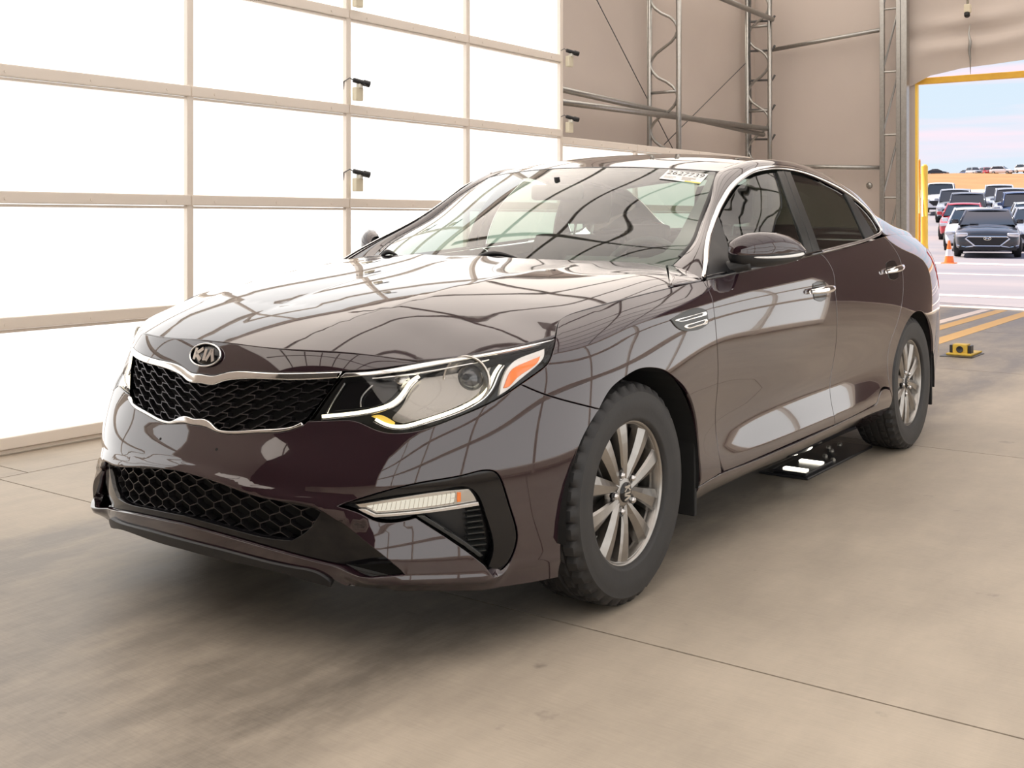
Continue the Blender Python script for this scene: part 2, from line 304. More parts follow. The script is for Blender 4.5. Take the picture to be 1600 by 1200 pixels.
pipe('brace_cable', 'thin dark brace cable slanting down to the first truss column', 'cable', (7.2, 4.12, 4.3), (9.95, 4.12, 1.9), .006, 'brace cables')
pipe('brace_cable', 'thin dark brace cable rising from the first truss to the corner truss', 'cable', (9.6, 4.15, 2.1), (12.0, 4.12, 3.4), .006, 'brace cables')
for x in (3.0, 6.05): truss('steel truss column on the near side of the tent, %s' % ('level with the car boot' if x < 4 else 'closer to the tent mouth'), (x, -9.4, 0), (x, -9.0, 0), 4.6, phase=.3)
# roof frame: arched ribs and long purlins under the fabric
for k, x in enumerate((-9.5, -6.4, -3.2, -.1, 3.0, 6.05, 9.13, 12.0)):
    pts = [(x, y, arch(y) - .12) for y in np.linspace(-9.4, 4.05, 40)]
    tag(Geo().tube(pts, .06, 8).build('roof_rib', 'steel', smooth=True, base=pts[0]), 'arched steel roof rib, number %d from the closed end' % (k + 1) if False else ['arched steel roof rib at the closed front end of the tent','second arched roof rib from the closed end','arched roof rib overhead behind the camera','arched roof rib above the car bonnet','arched roof rib above the car boot','arched roof rib just past the light wall step','arched roof rib on the first truss column','arched roof rib on the corner truss column'][k], 'roof rib', 'roof ribs', kind='structure')
for k, y in enumerate(np.linspace(-8.6, 3.3, 11)):
    a = (-11, y, arch(y) - .07); tag(Geo().tube([a, (12.4, y, arch(y) - .07)], .055, 8).build('roof_purlin', 'steel', smooth=True, base=a), 'long steel roof purlin under the fabric', 'roof purlin', 'roof purlins', kind='structure')
# ---------------------------------------------------------------- lit panel walls
def light_wall(name, lab, y, side, cols, low_cols):
    """cols: post positions of the tall part; low_cols: of the three-row part; side +1 when the room lies towards -y"""
    zr = [.03, .646, 1.264, 1.884, 2.513, 3.14, 3.77]; rows_hi = 5 if name == 'hi' else 3
    b = thing('light_wall', lab, 'light wall', (cols[0], y, 0))
    f = -side
    def quad(x0, x1, z0, z1): Geo().box(x0, x1, min(y, y + side * .02), max(y, y + side * .02), z0, z1).build('lit_panel', 'lit_panel', b)
    def beam(x0, x1, z):
        Geo().cbox(x0, x1, min(y, y + f * .045), max(y, y + f * .045), z - .03, z + .03, .006).build('beam', 'frame_beige', b)
        Geo().cbox(x0, x1, min(y, y + f * .03), max(y, y + f * .03), z - .048, z - .034, .003).build('beam_lip', 'frame_beige', b)
    def rows(xa, xb, nr, top=None):
        zr = [.03, .646, 1.264, top or 1.884, 2.513, 3.14, 3.77]
        for r in range(nr): quad(xa + .005, xb - .005, zr[r], zr[r + 1])
        for r in range(nr + 1):
            beam(xa + .004, xb - .004, zr[r] + (.03 if r == 0 else 0))
            for q in range(3):
                xq = xa + (.13 + .37 * q) * (xb - xa); 
                if r and y > 0: Geo().lathe([(.008, 0), (.008, .004), (0, .004)], (xq, y + f * .045, zr[r] - .006), (0, f, 0), 8).build('screw', 'frame_beige', b)
    for a, c in zip(cols[:-1], cols[1:]): rows(a, c, rows_hi)
    for a, c in zip(low_cols[:-1], low_cols[1:]): rows(a, c, 3, 1.825)
    for x in cols: Geo().cbox(x - .022, x + .022, min(y, y + f * .035), max(y, y + f * .035), 0, zr[rows_hi] + .03, .005).build('post', 'frame_beige', b)
    for x in low_cols[1:]: Geo().cbox(x - .022, x + .022, min(y, y + f * .035), max(y, y + f * .035), 0, 1.850, .005).build('post', 'frame_beige', b)
    g = Geo(); g.box(cols[0], cols[-1], min(y + side * .02, y + side * .05), max(y + side * .02, y + side * .05), 0, zr[rows_hi]); g.build('back_board', 'frame_beige', b)
    if len(low_cols) > 1: Geo().box(low_cols[0], low_cols[-1], min(y + side * .02, y + side * .05), max(y + side * .02, y + side * .05), 0, 1.84).build('back_board', 'frame_beige', b)
P0 = 1.137; DP = 1.2735
px = [P0 + DP * k for k in range(-3, 4)]; pl = [P0 + DP * k for k in range(3, 7)]
light_wall('hi', 'tall wall of white backlit panels behind the car', 2.663, 1, px, pl)
light_wall('lo', 'low wall of white backlit panels on the near side of the lane', -2.663 - .06, -1, [P0 + DP * k for k in range(-5, 4)], [P0 + DP * k for k in range(3, 5)])
# inspection cameras on brackets
def insp(x, z, lab, end=False):
    y = 2.615; b = thing('inspection_camera', lab, 'camera', (x, y, z), 'inspection cameras on the light wall')
    Geo().cbox(x + .005, x + .075, y - .045, y - .005, z - .045, z + .045, .008).build('bracket', 'cream_plastic', b)
    Geo().cbox(x + .03, x + .06, y - .055, y - .02, z + .04, z + .07, .005).build('swivel', 'white_plastic', b)
    a = np.array([x + .0, y - .02, z + .09]); d = np.array([.8, -.55, -.22]); d /= np.linalg.norm(d)
    Geo().lathe([(0, 0), (.014, 0), (.016, .01), (.016, .07)], a, d, 14).build('body', 'black_plastic', b, smooth=True)
    Geo().lathe([(.016, .07), (.021, .072), (.021, .115), (.016, .117), (.013, .107), (0, .107)], a, d, 14).build('lens_barrel', 'black_plastic', b, smooth=True)
    Geo().tube([a, a - (.03, 0, -.01), (x - .03, 2.65, z + .08), (x - .02, 2.655, z)], .004, 6).build('cable', 'cable', b)
insp(px[4] + .005, 1.264 + .12, 'small inspection camera on the second post, lowest of three'); insp(px[4] + .005, 1.884 + .10, 'small inspection camera on the second post, middle of three'); insp(px[4] + .005, 2.513 + .09, 'small inspection camera on the second post, at the top edge')
insp(px[6] + .02, 1.884 + .05, 'small inspection camera at the wall end, lower one'); insp(px[6] + .02, 2.513 - .02, 'small inspection camera at the wall end, upper one')

# camera and strap hanging over the tent mouth
t = thing('hanging_camera', 'white camera hanging on a rod above the tent mouth', 'camera', (12.3, 1.16, 3.85))
Geo().tube([(12.3, 1.165, 6.4), (12.3, 1.165, 3.93)], .016, 8).build('rod', 'steel', t, smooth=True)
Geo().cbox(12.26, 12.34, 1.125, 1.205, 3.84, 3.95, .012).build('housing', 'cream_plastic', t); Geo().lathe([(0, .05), (.03, .05), (.036, .04), (.036, 0), (0, 0)], (12.28, 1.17, 3.83), (-.5, -.2, -1), 16).build('lens_barrel', 'black_plastic', t, smooth=True)
tag(Geo().tube([(12.36, 1.15, 3.70), (12.37, 1.17, 3.58), (12.35, 1.145, 3.47), (12.38, 1.165, 3.36), (12.37, 1.15, 3.24), (12.40, 1.155, 3.05)], [.004, .010, .022, .020, .012, .003], 8).build('hanging_strap', 'steel', smooth=True, base=(12.37, 1.15, 3.05)), 'knotted grey strap hanging from the gable fabric', 'strap')
# ---------------------------------------------------------------- spline surfaces of the car (x rearward from front axle, y to passenger side, z up)
def cardinal(knots):
    """matrix M with second derivatives = M @ values, natural cubic spline"""
    k = np.asarray(knots, float); n = len(k); h = np.diff(k)
    A = np.zeros((n, n)); B = np.zeros((n, n)); A[0, 0] = A[-1, -1] = 1
    for i in range(1, n - 1):
        A[i, i - 1] = h[i - 1]; A[i, i] = 2 * (h[i - 1] + h[i]); A[i, i + 1] = h[i]
        B[i, i - 1] += 6 / h[i - 1]; B[i, i] -= 6 / h[i - 1] + 6 / h[i]; B[i, i + 1] += 6 / h[i]
    return np.linalg.solve(A, B)
def basis(knots, M, q, der=0):
    k = np.asarray(knots, float); q = np.clip(np.asarray(q, float).ravel(), k[0], k[-1]); n = len(k)
    i = np.clip(np.searchsorted(k, q) - 1, 0, n - 2); h = k[i + 1] - k[i]
    a = (k[i + 1] - q) / h; b = 1 - a; r = np.arange(len(q)); E = np.zeros((len(q), n)); D = np.zeros((len(q), n))
    if der == 0:
        E[r, i] = a; E[r, i + 1] += b; D[r, i] = (a**3 - a) * h * h / 6; D[r, i + 1] += (b**3 - b) * h * h / 6
    else:
        E[r, i] = -1 / h; E[r, i + 1] += 1 / h; D[r, i] = -(3 * a * a - 1) * h / 6; D[r, i + 1] += (3 * b * b - 1) * h / 6
    return E + D @ M
class Curve:
    """cubic spline through points, evaluated on 0..1 by chord length"""
    def __init__(s, pts, knots=None):
        s.p = np.asarray(pts, float)
        if knots is None:
            d = np.r_[0, np.cumsum(np.linalg.norm(np.diff(s.p, axis=0), axis=1))]; knots = d / d[-1]
        s.k = np.asarray(knots, float); s.M = cardinal(s.k)
    def __call__(s, q): return basis(s.k, s.M, q) @ s.p
def interp(keys, q):
    """spline through (parameter, values...) rows"""
    a = np.asarray(keys, float); return Curve(a[:, 1:], a[:, 0])(q)
class Surf:
    def __init__(s, P, ks=None, kt=None):
        s.P = np.asarray(P, float)
        if ks is None: ks = np.r_[0, np.cumsum(np.linalg.norm(np.diff(s.P, axis=0), axis=2).mean(1))]
        if kt is None: kt = np.r_[0, np.cumsum(np.linalg.norm(np.diff(s.P, axis=1), axis=2).mean(0))]
        s.ks = np.asarray(ks, float); s.kt = np.asarray(kt, float); s.Ms = cardinal(s.ks); s.Mt = cardinal(s.kt)
    def __call__(s, a, b):
        return np.einsum('ni,ijk,nj->nk', basis(s.ks, s.Ms, a), s.P, basis(s.kt, s.Mt, b))
    def normal(s, a, b):
        A = basis(s.ks, s.Ms, a); B = basis(s.kt, s.Mt, b)
        da = np.einsum('ni,ijk,nj->nk', basis(s.ks, s.Ms, a, 1), s.P, B); db = np.einsum('ni,ijk,nj->nk', A, s.P, basis(s.kt, s.Mt, b, 1))
        n = np.cross(da, db); return n / np.maximum(np.linalg.norm(n, axis=1), 1e-9)[:, None]

# ring: the body side from front centre round to rear centre, bumper to belt line (driver side, y < 0)
PLAN = np.array([(-.945,0),(-.932,.2),(-.898,.38),(-.838,.525),(-.752,.652),(-.632,.760),(-.48,.847),(-.3,.907),(0,.932),(.3,.932),(.6,.929),(1.0,.93),(1.5,.932),(2.0,.933),(2.4,.935),(2.8,.932),(3.1,.917),(3.4,.877),(3.63,.80),(3.79,.62),(3.87,.35),(3.895,0)])
# station index, then z of nine rows, then inset of nine rows
RINGKEYS = [
 (0,  .19,.27,.38,.48,.575,.66,.73,.79,.83,   .03,.008,0,.003,.042,.06,.078,.10,.125),
 (2,  .19,.27,.38,.48,.575,.66,.73,.79,.83,   .03,.008,0,.003,.040,.062,.08,.105,.13),
 (3.3,.19,.27,.38,.48,.575,.655,.725,.785,.83,.03,.008,0,.003,.030,.055,.08,.108,.14),
 (4.5,.172,.27,.38,.48,.575,.655,.73,.785,.835,.035,.01,0,0,.012,.038,.075,.105,.15),
 (6,  .152,.26,.38,.48,.58,.67,.745,.805,.855, .04,.015,.003,0,.002,.010,.024,.05,.11),
 (7,  .148,.26,.38,.48,.59,.69,.765,.832,.88,  .045,.018,.005,0,.0,.003,.014,.05,.115),
 (8,  .15,.26,.38,.48,.60,.70,.79,.865,.913,  .06,.02,.008,.003,0,.0,.008,.034,.088),
 (9,.165,.26,.36,.46,.60,.72,.82,.885,.937,  .10,.035,.018,.016,.008,.001,.004,.024,.070),
 (10, .18,.25,.33,.45,.60,.74,.84,.90,.957,   .11,.040,.022,.033,.019,.005,.004,.02,.052),
 (12, .18,.25,.33,.45,.60,.74,.86,.94,1.012,  .11,.034,.012,.034,.020,.004,.002,.02,.05),
 (14, .18,.25,.33,.45,.62,.76,.88,.98,1.073,  .10,.034,.008,.018,.008,0,.01,.035,.075),
 (15, .18,.25,.33,.45,.62,.76,.90,1.0,1.09,   .06,.03,.015,.005,0,.003,.02,.055,.112),
 (17, .22,.28,.36,.48,.62,.76,.90,1.0,1.06,  .07,.035,.015,.005,0,.003,.022,.072,.14),
 (19, .25,.30,.38,.48,.60,.74,.88,.98,1.04,   .05,.03,.01,0,.01,.03,.05,.07,.10),
 (21, .25,.32,.4,.5,.6,.74,.88,.99,1.04,      .05,.02,0,0,.02,.06,.08,.08,.12)]
def make_ring():
    n = len(PLAN); q = np.arange(n); zz = interp(RINGKEYS, q); full = np.r_[PLAN[::-1] * [1, -1], PLAN[1:]]
    d = np.r_[0, np.cumsum(np.linalg.norm(np.diff(PLAN, axis=0), axis=1))]; c = Curve(PLAN, d)
    T = basis(c.k, c.M, d, 1) @ PLAN; T[0] = (0, 1); T[-1] = (0, -1); T /= np.linalg.norm(T, axis=1)[:, None]
    N = np.stack([-T[:, 1], T[:, 0]], 1)
    P = np.zeros((n, 9, 3))
    for j in range(9):
        b = PLAN - N * zz[:, 9 + j][:, None]; P[:, j, 0] = b[:, 0]; P[:, j, 1] = -np.maximum(b[:, 1], 0); P[:, j, 2] = zz[:, j]
    # mirror a little beyond both centre lines so the tangents there are clean
    m0 = P[2:0:-1] * [1, -1, 1]; m1 = P[-2:-4:-1] * [1, -1, 1]
    P = np.r_[m0, P, m1]; ks = np.r_[-d[2], -d[1], d, 2 * d[-1] - d[-2], 2 * d[-1] - d[-3]]
    return Surf(P, ks, np.array([0, .08, .18, .28, .39, .49, .58, .66, .72])), d
RING, RING_D = make_ring()
RING_END = RING_D[-1]
class Plate:
    """smooth height field z(x, w) through scattered points, symmetric about the centre line"""
    def __init__(s, pts, reg=2e-5, fold=None):
        s.fold = fold or (lambda x, y: 0 * x)
        p = np.asarray(pts, float).copy(); p[:, 2] -= s.fold(p[:, 0], p[:, 1]); m = p[p[:, 1] > 1e-6] * [1, -1, 1]; p = np.r_[p, m]; s.c = p[:, :2]; n = len(p)
        K = s.k(s.c, s.c) + np.eye(n) * reg; Q = np.c_[np.ones(n), s.c]
        A = np.block([[K, Q], [Q.T, np.zeros((3, 3))]]); s.w = np.linalg.solve(A, np.r_[p[:, 2], 0, 0, 0])
    @staticmethod
    def k(a, b):
        d2 = ((a[:, None] - b[None])**2).sum(2); return .5 * d2 * np.log(d2 + 1e-12)
    def z(s, x, y):
        q = np.stack([np.ravel(x), np.ravel(y)], 1); return s.k(q, s.c) @ s.w[:-3] + s.w[-3] + q @ s.w[-2:] + s.fold(q[:, 0], q[:, 1])
    def __call__(s, x, y):
        x = np.ravel(x); y = np.ravel(y); return np.stack([x, y, s.z(x, y)], 1)
    def normal(s, x, y):
        x = np.ravel(x); y = np.ravel(y); h = 2e-4; zx = (s.z(x + h, y) - s.z(x - h, y)) / (2 * h); zy = (s.z(x, y + h) - s.z(x, y - h)) / (2 * h)
        n = np.stack([-zx, -zy, np.ones_like(zx)], 1); return n / np.linalg.norm(n, axis=1)[:, None]
HOODPTS = [(-.839,0,.806),(-.809,.286,.799),(-.71,.527,.789),(-.65,.622,.774),(-.607,.686,.766),(-.474,.795,.803),(-.37,.835,.826),
 (-.28,.822,.863),(-.17,.822,.889),(-.05,.84,.905),(.064,.855,.918),(.2,.861,.930),(.311,.862,.938),
 (-.75,0,.850),(-.6,0,.893),(-.4,0,.935),(-.15,0,.975),(.1,0,1.008),(.22,0,1.020),
 (-.6,.3,.885),(-.6,.45,.862),(-.6,.55,.835),(-.35,.4,.924),(-.35,.6,.888),(-.4,.72,.852),
 (-.1,.4,.966),(-.1,.6,.945),(-.1,.74,.922),(.2,.4,1.006),(.2,.6,.985),(.2,.75,.955),(.45,.6,1.004),(.6,.70,1.0),(.42,.78,.962)]
def hood_fold(x, y):
    wc = np.interp(x, [-.85, -.72, -.5, -.3, 0, .25, .6], [.24, .30, .395, .43, .465, .505, .56])
    return -.055 * np.sqrt((np.abs(y) - wc)**2 + 5e-5) * np.clip((x + .82) / .25, 0, 1)
HOOD = Plate(HOODPTS, fold=hood_fold)

class PolyPlate(Plate):
    """smooth polynomial crown with a local correction that makes its border meet the neighbouring panels"""
    def __init__(s, inner, border, fold, dx=4, dw=3, sig=.055):
        s.fold = fold; s.dx = dx; s.dw = dw; s.sig = sig; p = np.r_[np.asarray(inner, float), np.asarray(border, float)]; W = np.r_[np.full(len(inner), .35), np.ones(len(border))]
        y = p[:, 2] - fold(p[:, 0], p[:, 1]); A = s.feats(p[:, 0], p[:, 1]); s.cf = np.linalg.lstsq(A * W[:, None], y * W, rcond=1e-9)[0]
        b = np.asarray(border, float); s.b = b[:, :2]; s.r = b[:, 2] - fold(b[:, 0], b[:, 1]) - s.feats(b[:, 0], b[:, 1]) @ s.cf
    def feats(s, x, w):
        x = (x + .2) / .6; w = w / .86; return np.stack([x**i * w**(2 * j) for i in range(s.dx + 1) for j in range(s.dw + 1) if i + j <= max(s.dx, s.dw)], 1)
    def z(s, x, y):
        x = np.ravel(x); y = np.abs(np.ravel(y)); g = np.exp(-((x[:, None] - s.b[:, 0])**2 + (y[:, None] - s.b[:, 1])**2) / (2 * s.sig**2)); return s.feats(x, y) @ s.cf + s.fold(x, y) + (g @ s.r) / (g.sum(1) + .25)
# greenhouse side: half width as a height field over (x, z)
_bs = np.interp([.35, .52, .66, .8, .95, 1.1, 1.25, 1.5, 1.9, 2.3, 2.6, 2.9, 3.2], PLAN[7:18, 0], RING_D[7:18]); _bp = RING(_bs, np.full(13, .72))
SIDEPTS = []
for (bx_, by_, bz_) in _bp:
    for dz in (-.03, 0, .1, .2, .3, .4, .48):
        k = np.interp(bx_, [2.3, 3.2], [1.0, 1.5]); tp = np.interp(bx_, [.35, .7, .87, 1.055, 1.19, 1.35, 1.5], [.62, .60, .55, .30, .14, .04, 0]); SIDEPTS.append((bx_, bz_ + dz, -by_ - k * (.24 * max(dz, 0) + .78 * max(dz, 0)**2) + (.01 if dz < 0 else 0) - tp * max(dz, 0) * (1 if dz < .3 else .3 / dz)))
class SidePlate(Plate):
    """driver-side pane surface; parameters (x, z), y is negative"""
    def __init__(s, pts):
        s.fold = lambda x, y: 0 * x; p = np.asarray(pts, float); s.c = p[:, :2]; n = len(p)
        K = s.k(s.c, s.c) + np.eye(n) * 1e-4; Q = np.c_[np.ones(n), s.c]; s.w = np.linalg.solve(np.block([[K, Q], [Q.T, np.zeros((3, 3))]]), np.r_[p[:, 2], 0, 0, 0])
    def __call__(s, x, z): x = np.ravel(x); z = np.ravel(z); return np.stack([x, -s.z(x, z), z], 1)
    def normal(s, x, z):
        x = np.ravel(x); z = np.ravel(z); h = 1e-3; wx = (s.z(x + h, z) - s.z(x - h, z)) / (2 * h); wz = (s.z(x, z + h) - s.z(x, z - h)) / (2 * h)
        n = np.stack([-wx, -np.ones_like(wx), -wz], 1); return n / np.linalg.norm(n, axis=1)[:, None]
SIDE = SidePlate(SIDEPTS)
# ================================================================ CAR
mat('paint', (.023, .0105, .0145), .05, 0., coat=1.0, coat_rough=.0, spec=.5, coat_ior=1.6)
mat('chrome', (.86, .86, .85), .06, 1.0)
mat('satin_chrome', (.70, .70, .70), .22, 1.0)
mat('gloss_black', (.005, .005, .006), .05)
mat('pillar_black', (.030, .032, .031), .28)
mat('trim_black', (.009, .009, .010), .42)
mat('matte_black', (.006, .006, .006), .8)
mat('grille_bar', (.10, .095, .10), .28, .9)
mat('rubber', (.017, .0165, .017), .58, noise=(12, (.026, .025, .024), .6), bump=(90, .15, .002))
mat('alloy', (.36, .345, .325), .28, 1.0, noise=(25, (.28, .265, .25), .5))
mat('alloy_dark', (.16, .145, .13), .42, .9)
mat('brake_iron', (.20, .19, .18), .45, .9)
mat('lens_dark', (.10, .105, .11), .04, .5, coat=1.0)
mat('lamp_bright', (.85, .83, .80), .25, .4)
mat('lamp_silver', (.66, .64, .60), .18, .9)
mat('lamp_grey', (.42, .40, .37), .22, .8)
mat('amber', (.95, .22, .03), .22, coat=.6, emit=(1, .25, .03), estr=.12)
mat('red_lens', (.45, .01, .02), .12, coat=1.0)
mat('seat_cloth', (.035, .033, .032), .85)
mat('seat_cloth_light', (.10, .095, .09), .85)
mat('dash_plastic', (.022, .022, .023), .6)
mat('sticker_white', (.82, .82, .80), .5)
mat('sticker_yellow', (.85, .68, .12), .5)
mat('ink', (.05, .05, .055), .6)
emitter('drl_light', (1.0, .92, .70), 2.2)
emitter('fog_light', (1.0, .92, .76), .85)
glass('windscreen_glass', (.80, .93, .84), 1.55, boost=1.6)
glass('tinted_glass', (.30, .35, .31), 1.55, boost=1.1)
glass('lamp_lens', (.93, .93, .93), 1.45)
car = thing('sedan', 'dark burgundy four-door sedan with lit headlamps parked inside the tent', 'car', (1.4, 0, 0))
class RingFull:
    """ring for both sides: s < 0 is the passenger side"""
    def __call__(s, a, b):
        a = np.ravel(a).astype(float); P = RING(np.abs(a), b); P[:, 1] *= np.where(a < 0, -1, 1); return P
    def normal(s, a, b):
        a = np.ravel(a).astype(float); N = RING.normal(np.abs(a), b); N[:, 1] *= np.where(a < 0, -1, 1); return N
RF = RingFull()
def seg(pts, res=.012):
    p = np.asarray(pts, float)
    if len(p) == 2:
        n = max(1, int(np.linalg.norm(p[1] - p[0]) / res)); return p[0] + (p[1] - p[0]) * np.linspace(0, 1, n + 1)[:, None]
    L = np.linalg.norm(np.diff(p, axis=0), axis=1).sum(); return Curve(p)(np.linspace(0, 1, max(3, int(L / res) + 1)))
def loop(*segs, res=.012):
    """closed outline from spline segments that meet in corners"""
    out = []
    for k, sg in enumerate(segs):
        q = seg(sg, res)
        if out: 
            gapv = np.linalg.norm(q[0] - out[-1])
            if gapv < 1e-6: q = q[1:]
            elif gapv > res * 1.6: out += list(seg([out[-1], q[0]], res)[1:-1])
        out += list(q)
    if np.linalg.norm(out[0] - out[-1]) < 1e-6: out = out[:-1]
    elif np.linalg.norm(out[0] - out[-1]) > res * 1.6: out += list(seg([out[-1], out[0]], res)[1:-1])
    P = np.array(out); keep = [0]
    for i in range(1, len(P)):
        if np.linalg.norm(P[i] - P[keep[-1]]) > res * .25: keep.append(i)
    if len(keep) > 3 and np.linalg.norm(P[keep[-1]] - P[keep[0]]) < res * .25: keep.pop()
    return P[keep]
def flip(s): return [(-a, b) for a, b in s]
def sym(s): return [(-a, b) for a, b in s[::-1]] + [(a, b) for a, b in s if a > 1e-6]
def symc(s):
    """mirror-symmetric curve through the centre line; s runs from the centre outwards"""
    q = seg(s); q = q[q[:, 0] > 1e-4]; return np.r_[q[::-1] * [-1, 1], q]
def pip(P, poly):
    x = P[:, 0][:, None]; y = P[:, 1][:, None]; a = poly; b = np.roll(poly, -1, 0)
    c = ((a[:, 1] > y) != (b[:, 1] > y)) & (x < (b[:, 0] - a[:, 0]) * (y - a[:, 1]) / (b[:, 1] - a[:, 1] + 1e-15) + a[:, 0]); return c.sum(1) % 2 == 1
def dist_poly(P, poly):
    a = poly; b = np.roll(poly, -1, 0); d = b - a; L = (d**2).sum(1) + 1e-15; best = np.full(len(P), 9.)
    for i in range(len(a)):
        t = np.clip(((P - a[i]) @ d[i]) / L[i], 0, 1); best = np.minimum(best, np.linalg.norm(P - a[i] - t[:, None] * d[i], axis=1))
    return best
def panel(name, surf, outline, m, parent, holes=(), step=.028, gap=.0016, flange=.014, lift=0., mirror=True, edge=.0014, label=None):
    """sheet cut from a surface along an outline, with rounded and turned-in edges; returns the driver-side object and its mirror"""
    polys = [np.asarray(outline)] + [np.asarray(h) for h in holes]; P = np.concatenate(polys); E = []; k = 0
    for q in polys: n = len(q); E += [(k + i, k + (i + 1) % n) for i in range(n)]; k += n
    lo = polys[0].min(0); hi = polys[0].max(0)
    gx_ = np.arange(lo[0], hi[0], step); gy_ = np.arange(lo[1], hi[1], step * .87); G = np.array([(x + (j % 2) * step / 2, y) for j, y in enumerate(gy_) for x in gx_])
    if len(G):
        ok = pip(G, polys[0]); G = G[ok]
        for h in polys[1:]:
            if len(G): G = G[~pip(G, h)]
        for h in polys:
            if len(G): G = G[dist_poly(G, h) > step * .45]
        if len(G): P = np.r_[P, G]
    v, _, f, *_r = delaunay_2d_cdt([Vector(p) for p in P.tolist()], E, [], 0, 1e-7)
    Q = np.array([tuple(x) for x in v]); T = np.array([t for t in f if len(t) == 3]); c = Q[T].mean(1); ok = pip(c, polys[0])
    for h in polys[1:]: ok &= ~pip(c, h)
    T = T[ok]; X = surf(Q[:, 0], Q[:, 1]); N = surf.normal(Q[:, 0], Q[:, 1])
    fn = np.cross(X[T[:, 1]] - X[T[:, 0]], X[T[:, 2]] - X[T[:, 0]]); bad = (fn * N[T].mean(1)).sum(1) < 0; T[bad] = T[bad][:, ::-1]
    X = X + N * lift
    ed = {}
    for t in T:
        for i in range(3): ed[(t[i], t[(i + 1) % 3])] = 1
    B = [(a, b) for a, b in ed if (b, a) not in ed]; inw = np.zeros_like(X)
    for a, b in B:
        d = X[b] - X[a]; w = np.cross(N[a] + N[b], d); w /= max(np.linalg.norm(w), 1e-12); inw[a] += w; inw[b] += w
    l = np.maximum(np.linalg.norm(inw, axis=1), 1e-9); bv = np.array(sorted({int(i) for e_ in B for i in e_})); inw[bv] /= l[bv][:, None]
    nv = len(X); idx = {int(b): i for i, b in enumerate(bv)}; nb = len(bv); Xb = X[bv]; s = 1 if flange > 0 else -1
    L1 = Xb + inw[bv] * gap - N[bv] * edge * s; L2 = Xb + inw[bv] * gap - N[bv] * flange; X[bv] = Xb + inw[bv] * (gap + edge)
    N1 = N[bv] * .5 - inw[bv]; N1 /= np.linalg.norm(N1, axis=1)[:, None]; N2 = -inw[bv] + N[bv] * 1e-4
    V = np.r_[X, L1, L2]; NN = np.r_[N, N1, N2]; F = [tuple(t) for t in T]
    for a, b in B:
        i, j = idx[int(a)], idx[int(b)]; F += [(b, a, nv + i, nv + j), (nv + j, nv + i, nv + nb + i, nv + nb + j)]
    o = obj(name, V, F, m, parent, NN)
    if label: o['label'] = label
    if not mirror: return o
    par2 = parent[1] if isinstance(parent, tuple) else parent
    o2 = obj(name, V * [1, -1, 1], [f[::-1] for f in F], m, par2, NN * [1, -1, 1])
    if label: o2['label'] = label
    return o, o2
def lattice(name, surf, nodes, edges, width, depth, lift, m, parent, inside=None):
    g = Geo(); A = np.array([nodes[a] for a, b in edges]); Bq = np.array([nodes[b] for a, b in edges])
    PA = surf(A[:, 0], A[:, 1]); PB = surf(Bq[:, 0], Bq[:, 1]); NA = surf.normal(A[:, 0], A[:, 1])
    for a, b, n in zip(PA, PB, NA):
        d = b - a; L = np.linalg.norm(d)
        if L < .002: continue
        d /= L; w = np.cross(n, d); w /= np.linalg.norm(w); a0 = a + n * lift - d * width * .35; b0 = b + n * lift + d * width * .35; h = w * width / 2; q = n * depth
        g.add([a0 - h * .45, a0 + h * .45, b0 + h * .45, b0 - h * .45, a0 - h - q, a0 + h - q, b0 + h - q, b0 - h - q], [(0,1,2,3),(0,4,5,1),(1,5,6,2),(2,6,7,3),(3,7,4,0)])
    return g.build(name, m, parent)
def ribbon(surf, path, w, lift, res=.012):
    """outline of a band of width w along a path on a surface (parameters in metres)"""
    q = seg(path, res); d = np.gradient(q, axis=0); d /= np.linalg.norm(d, axis=1)[:, None]; n = np.stack([-d[:, 1], d[:, 0]], 1); return np.r_[q + n * w / 2, (q - n * w / 2)[::-1]]
def trim(name, surf, path, r, lift, m, parent, flat=.55, mirror=True, samples=None):
    """half-round moulding along a path on a surface"""
    q = seg(path, .02); P = surf(q[:, 0], q[:, 1]); N = surf.normal(q[:, 0], q[:, 1]); T = np.gradient(P, axis=0); T /= np.linalg.norm(T, axis=1)[:, None]; W = np.cross(N, T); V = []; F = []; k = 7
    for i in range(len(P)):
        for a in np.linspace(-.15, math.pi + .15, k): V.append(P[i] + N[i] * lift + W[i] * math.cos(a) * r + N[i] * math.sin(a) * r * flat)
    for i in range(len(P) - 1):
        for a in range(k - 1): F.append((i*k+a, i*k+a+1, (i+1)*k+a+1, (i+1)*k+a))
    F += [list(range(k)), list(range((len(P)-1)*k, len(P)*k))[::-1]]; V = np.array(V); o = obj(name, V, F, m, parent, smooth=True)
    if mirror: return o, obj(name, V * [1, -1, 1], [f[::-1] for f in F], m, parent, smooth=True)
    return o
def clip_polyline_nodes(nodes, edges, poly):
    """keep lattice edges inside an outline, trimming those that cross it"""
    P = np.array(nodes); ins = pip(P, poly); outn = list(map(tuple, P)); oe = []
    for a, b in edges:
        if ins[a] and ins[b]: oe.append((a, b))
        elif ins[a] or ins[b]:
            i, o = (a, b) if ins[a] else (b, a); lo, hi = 0., 1.
            for _ in range(14):
                mid = (lo + hi) / 2; q = P[i] + (P[o] - P[i]) * mid
                if pip(q[None], poly)[0]: lo = mid
                else: hi = mid
            outn.append(tuple(P[i] + (P[o] - P[i]) * lo)); oe.append((i, len(outn) - 1))
    return outn, oe
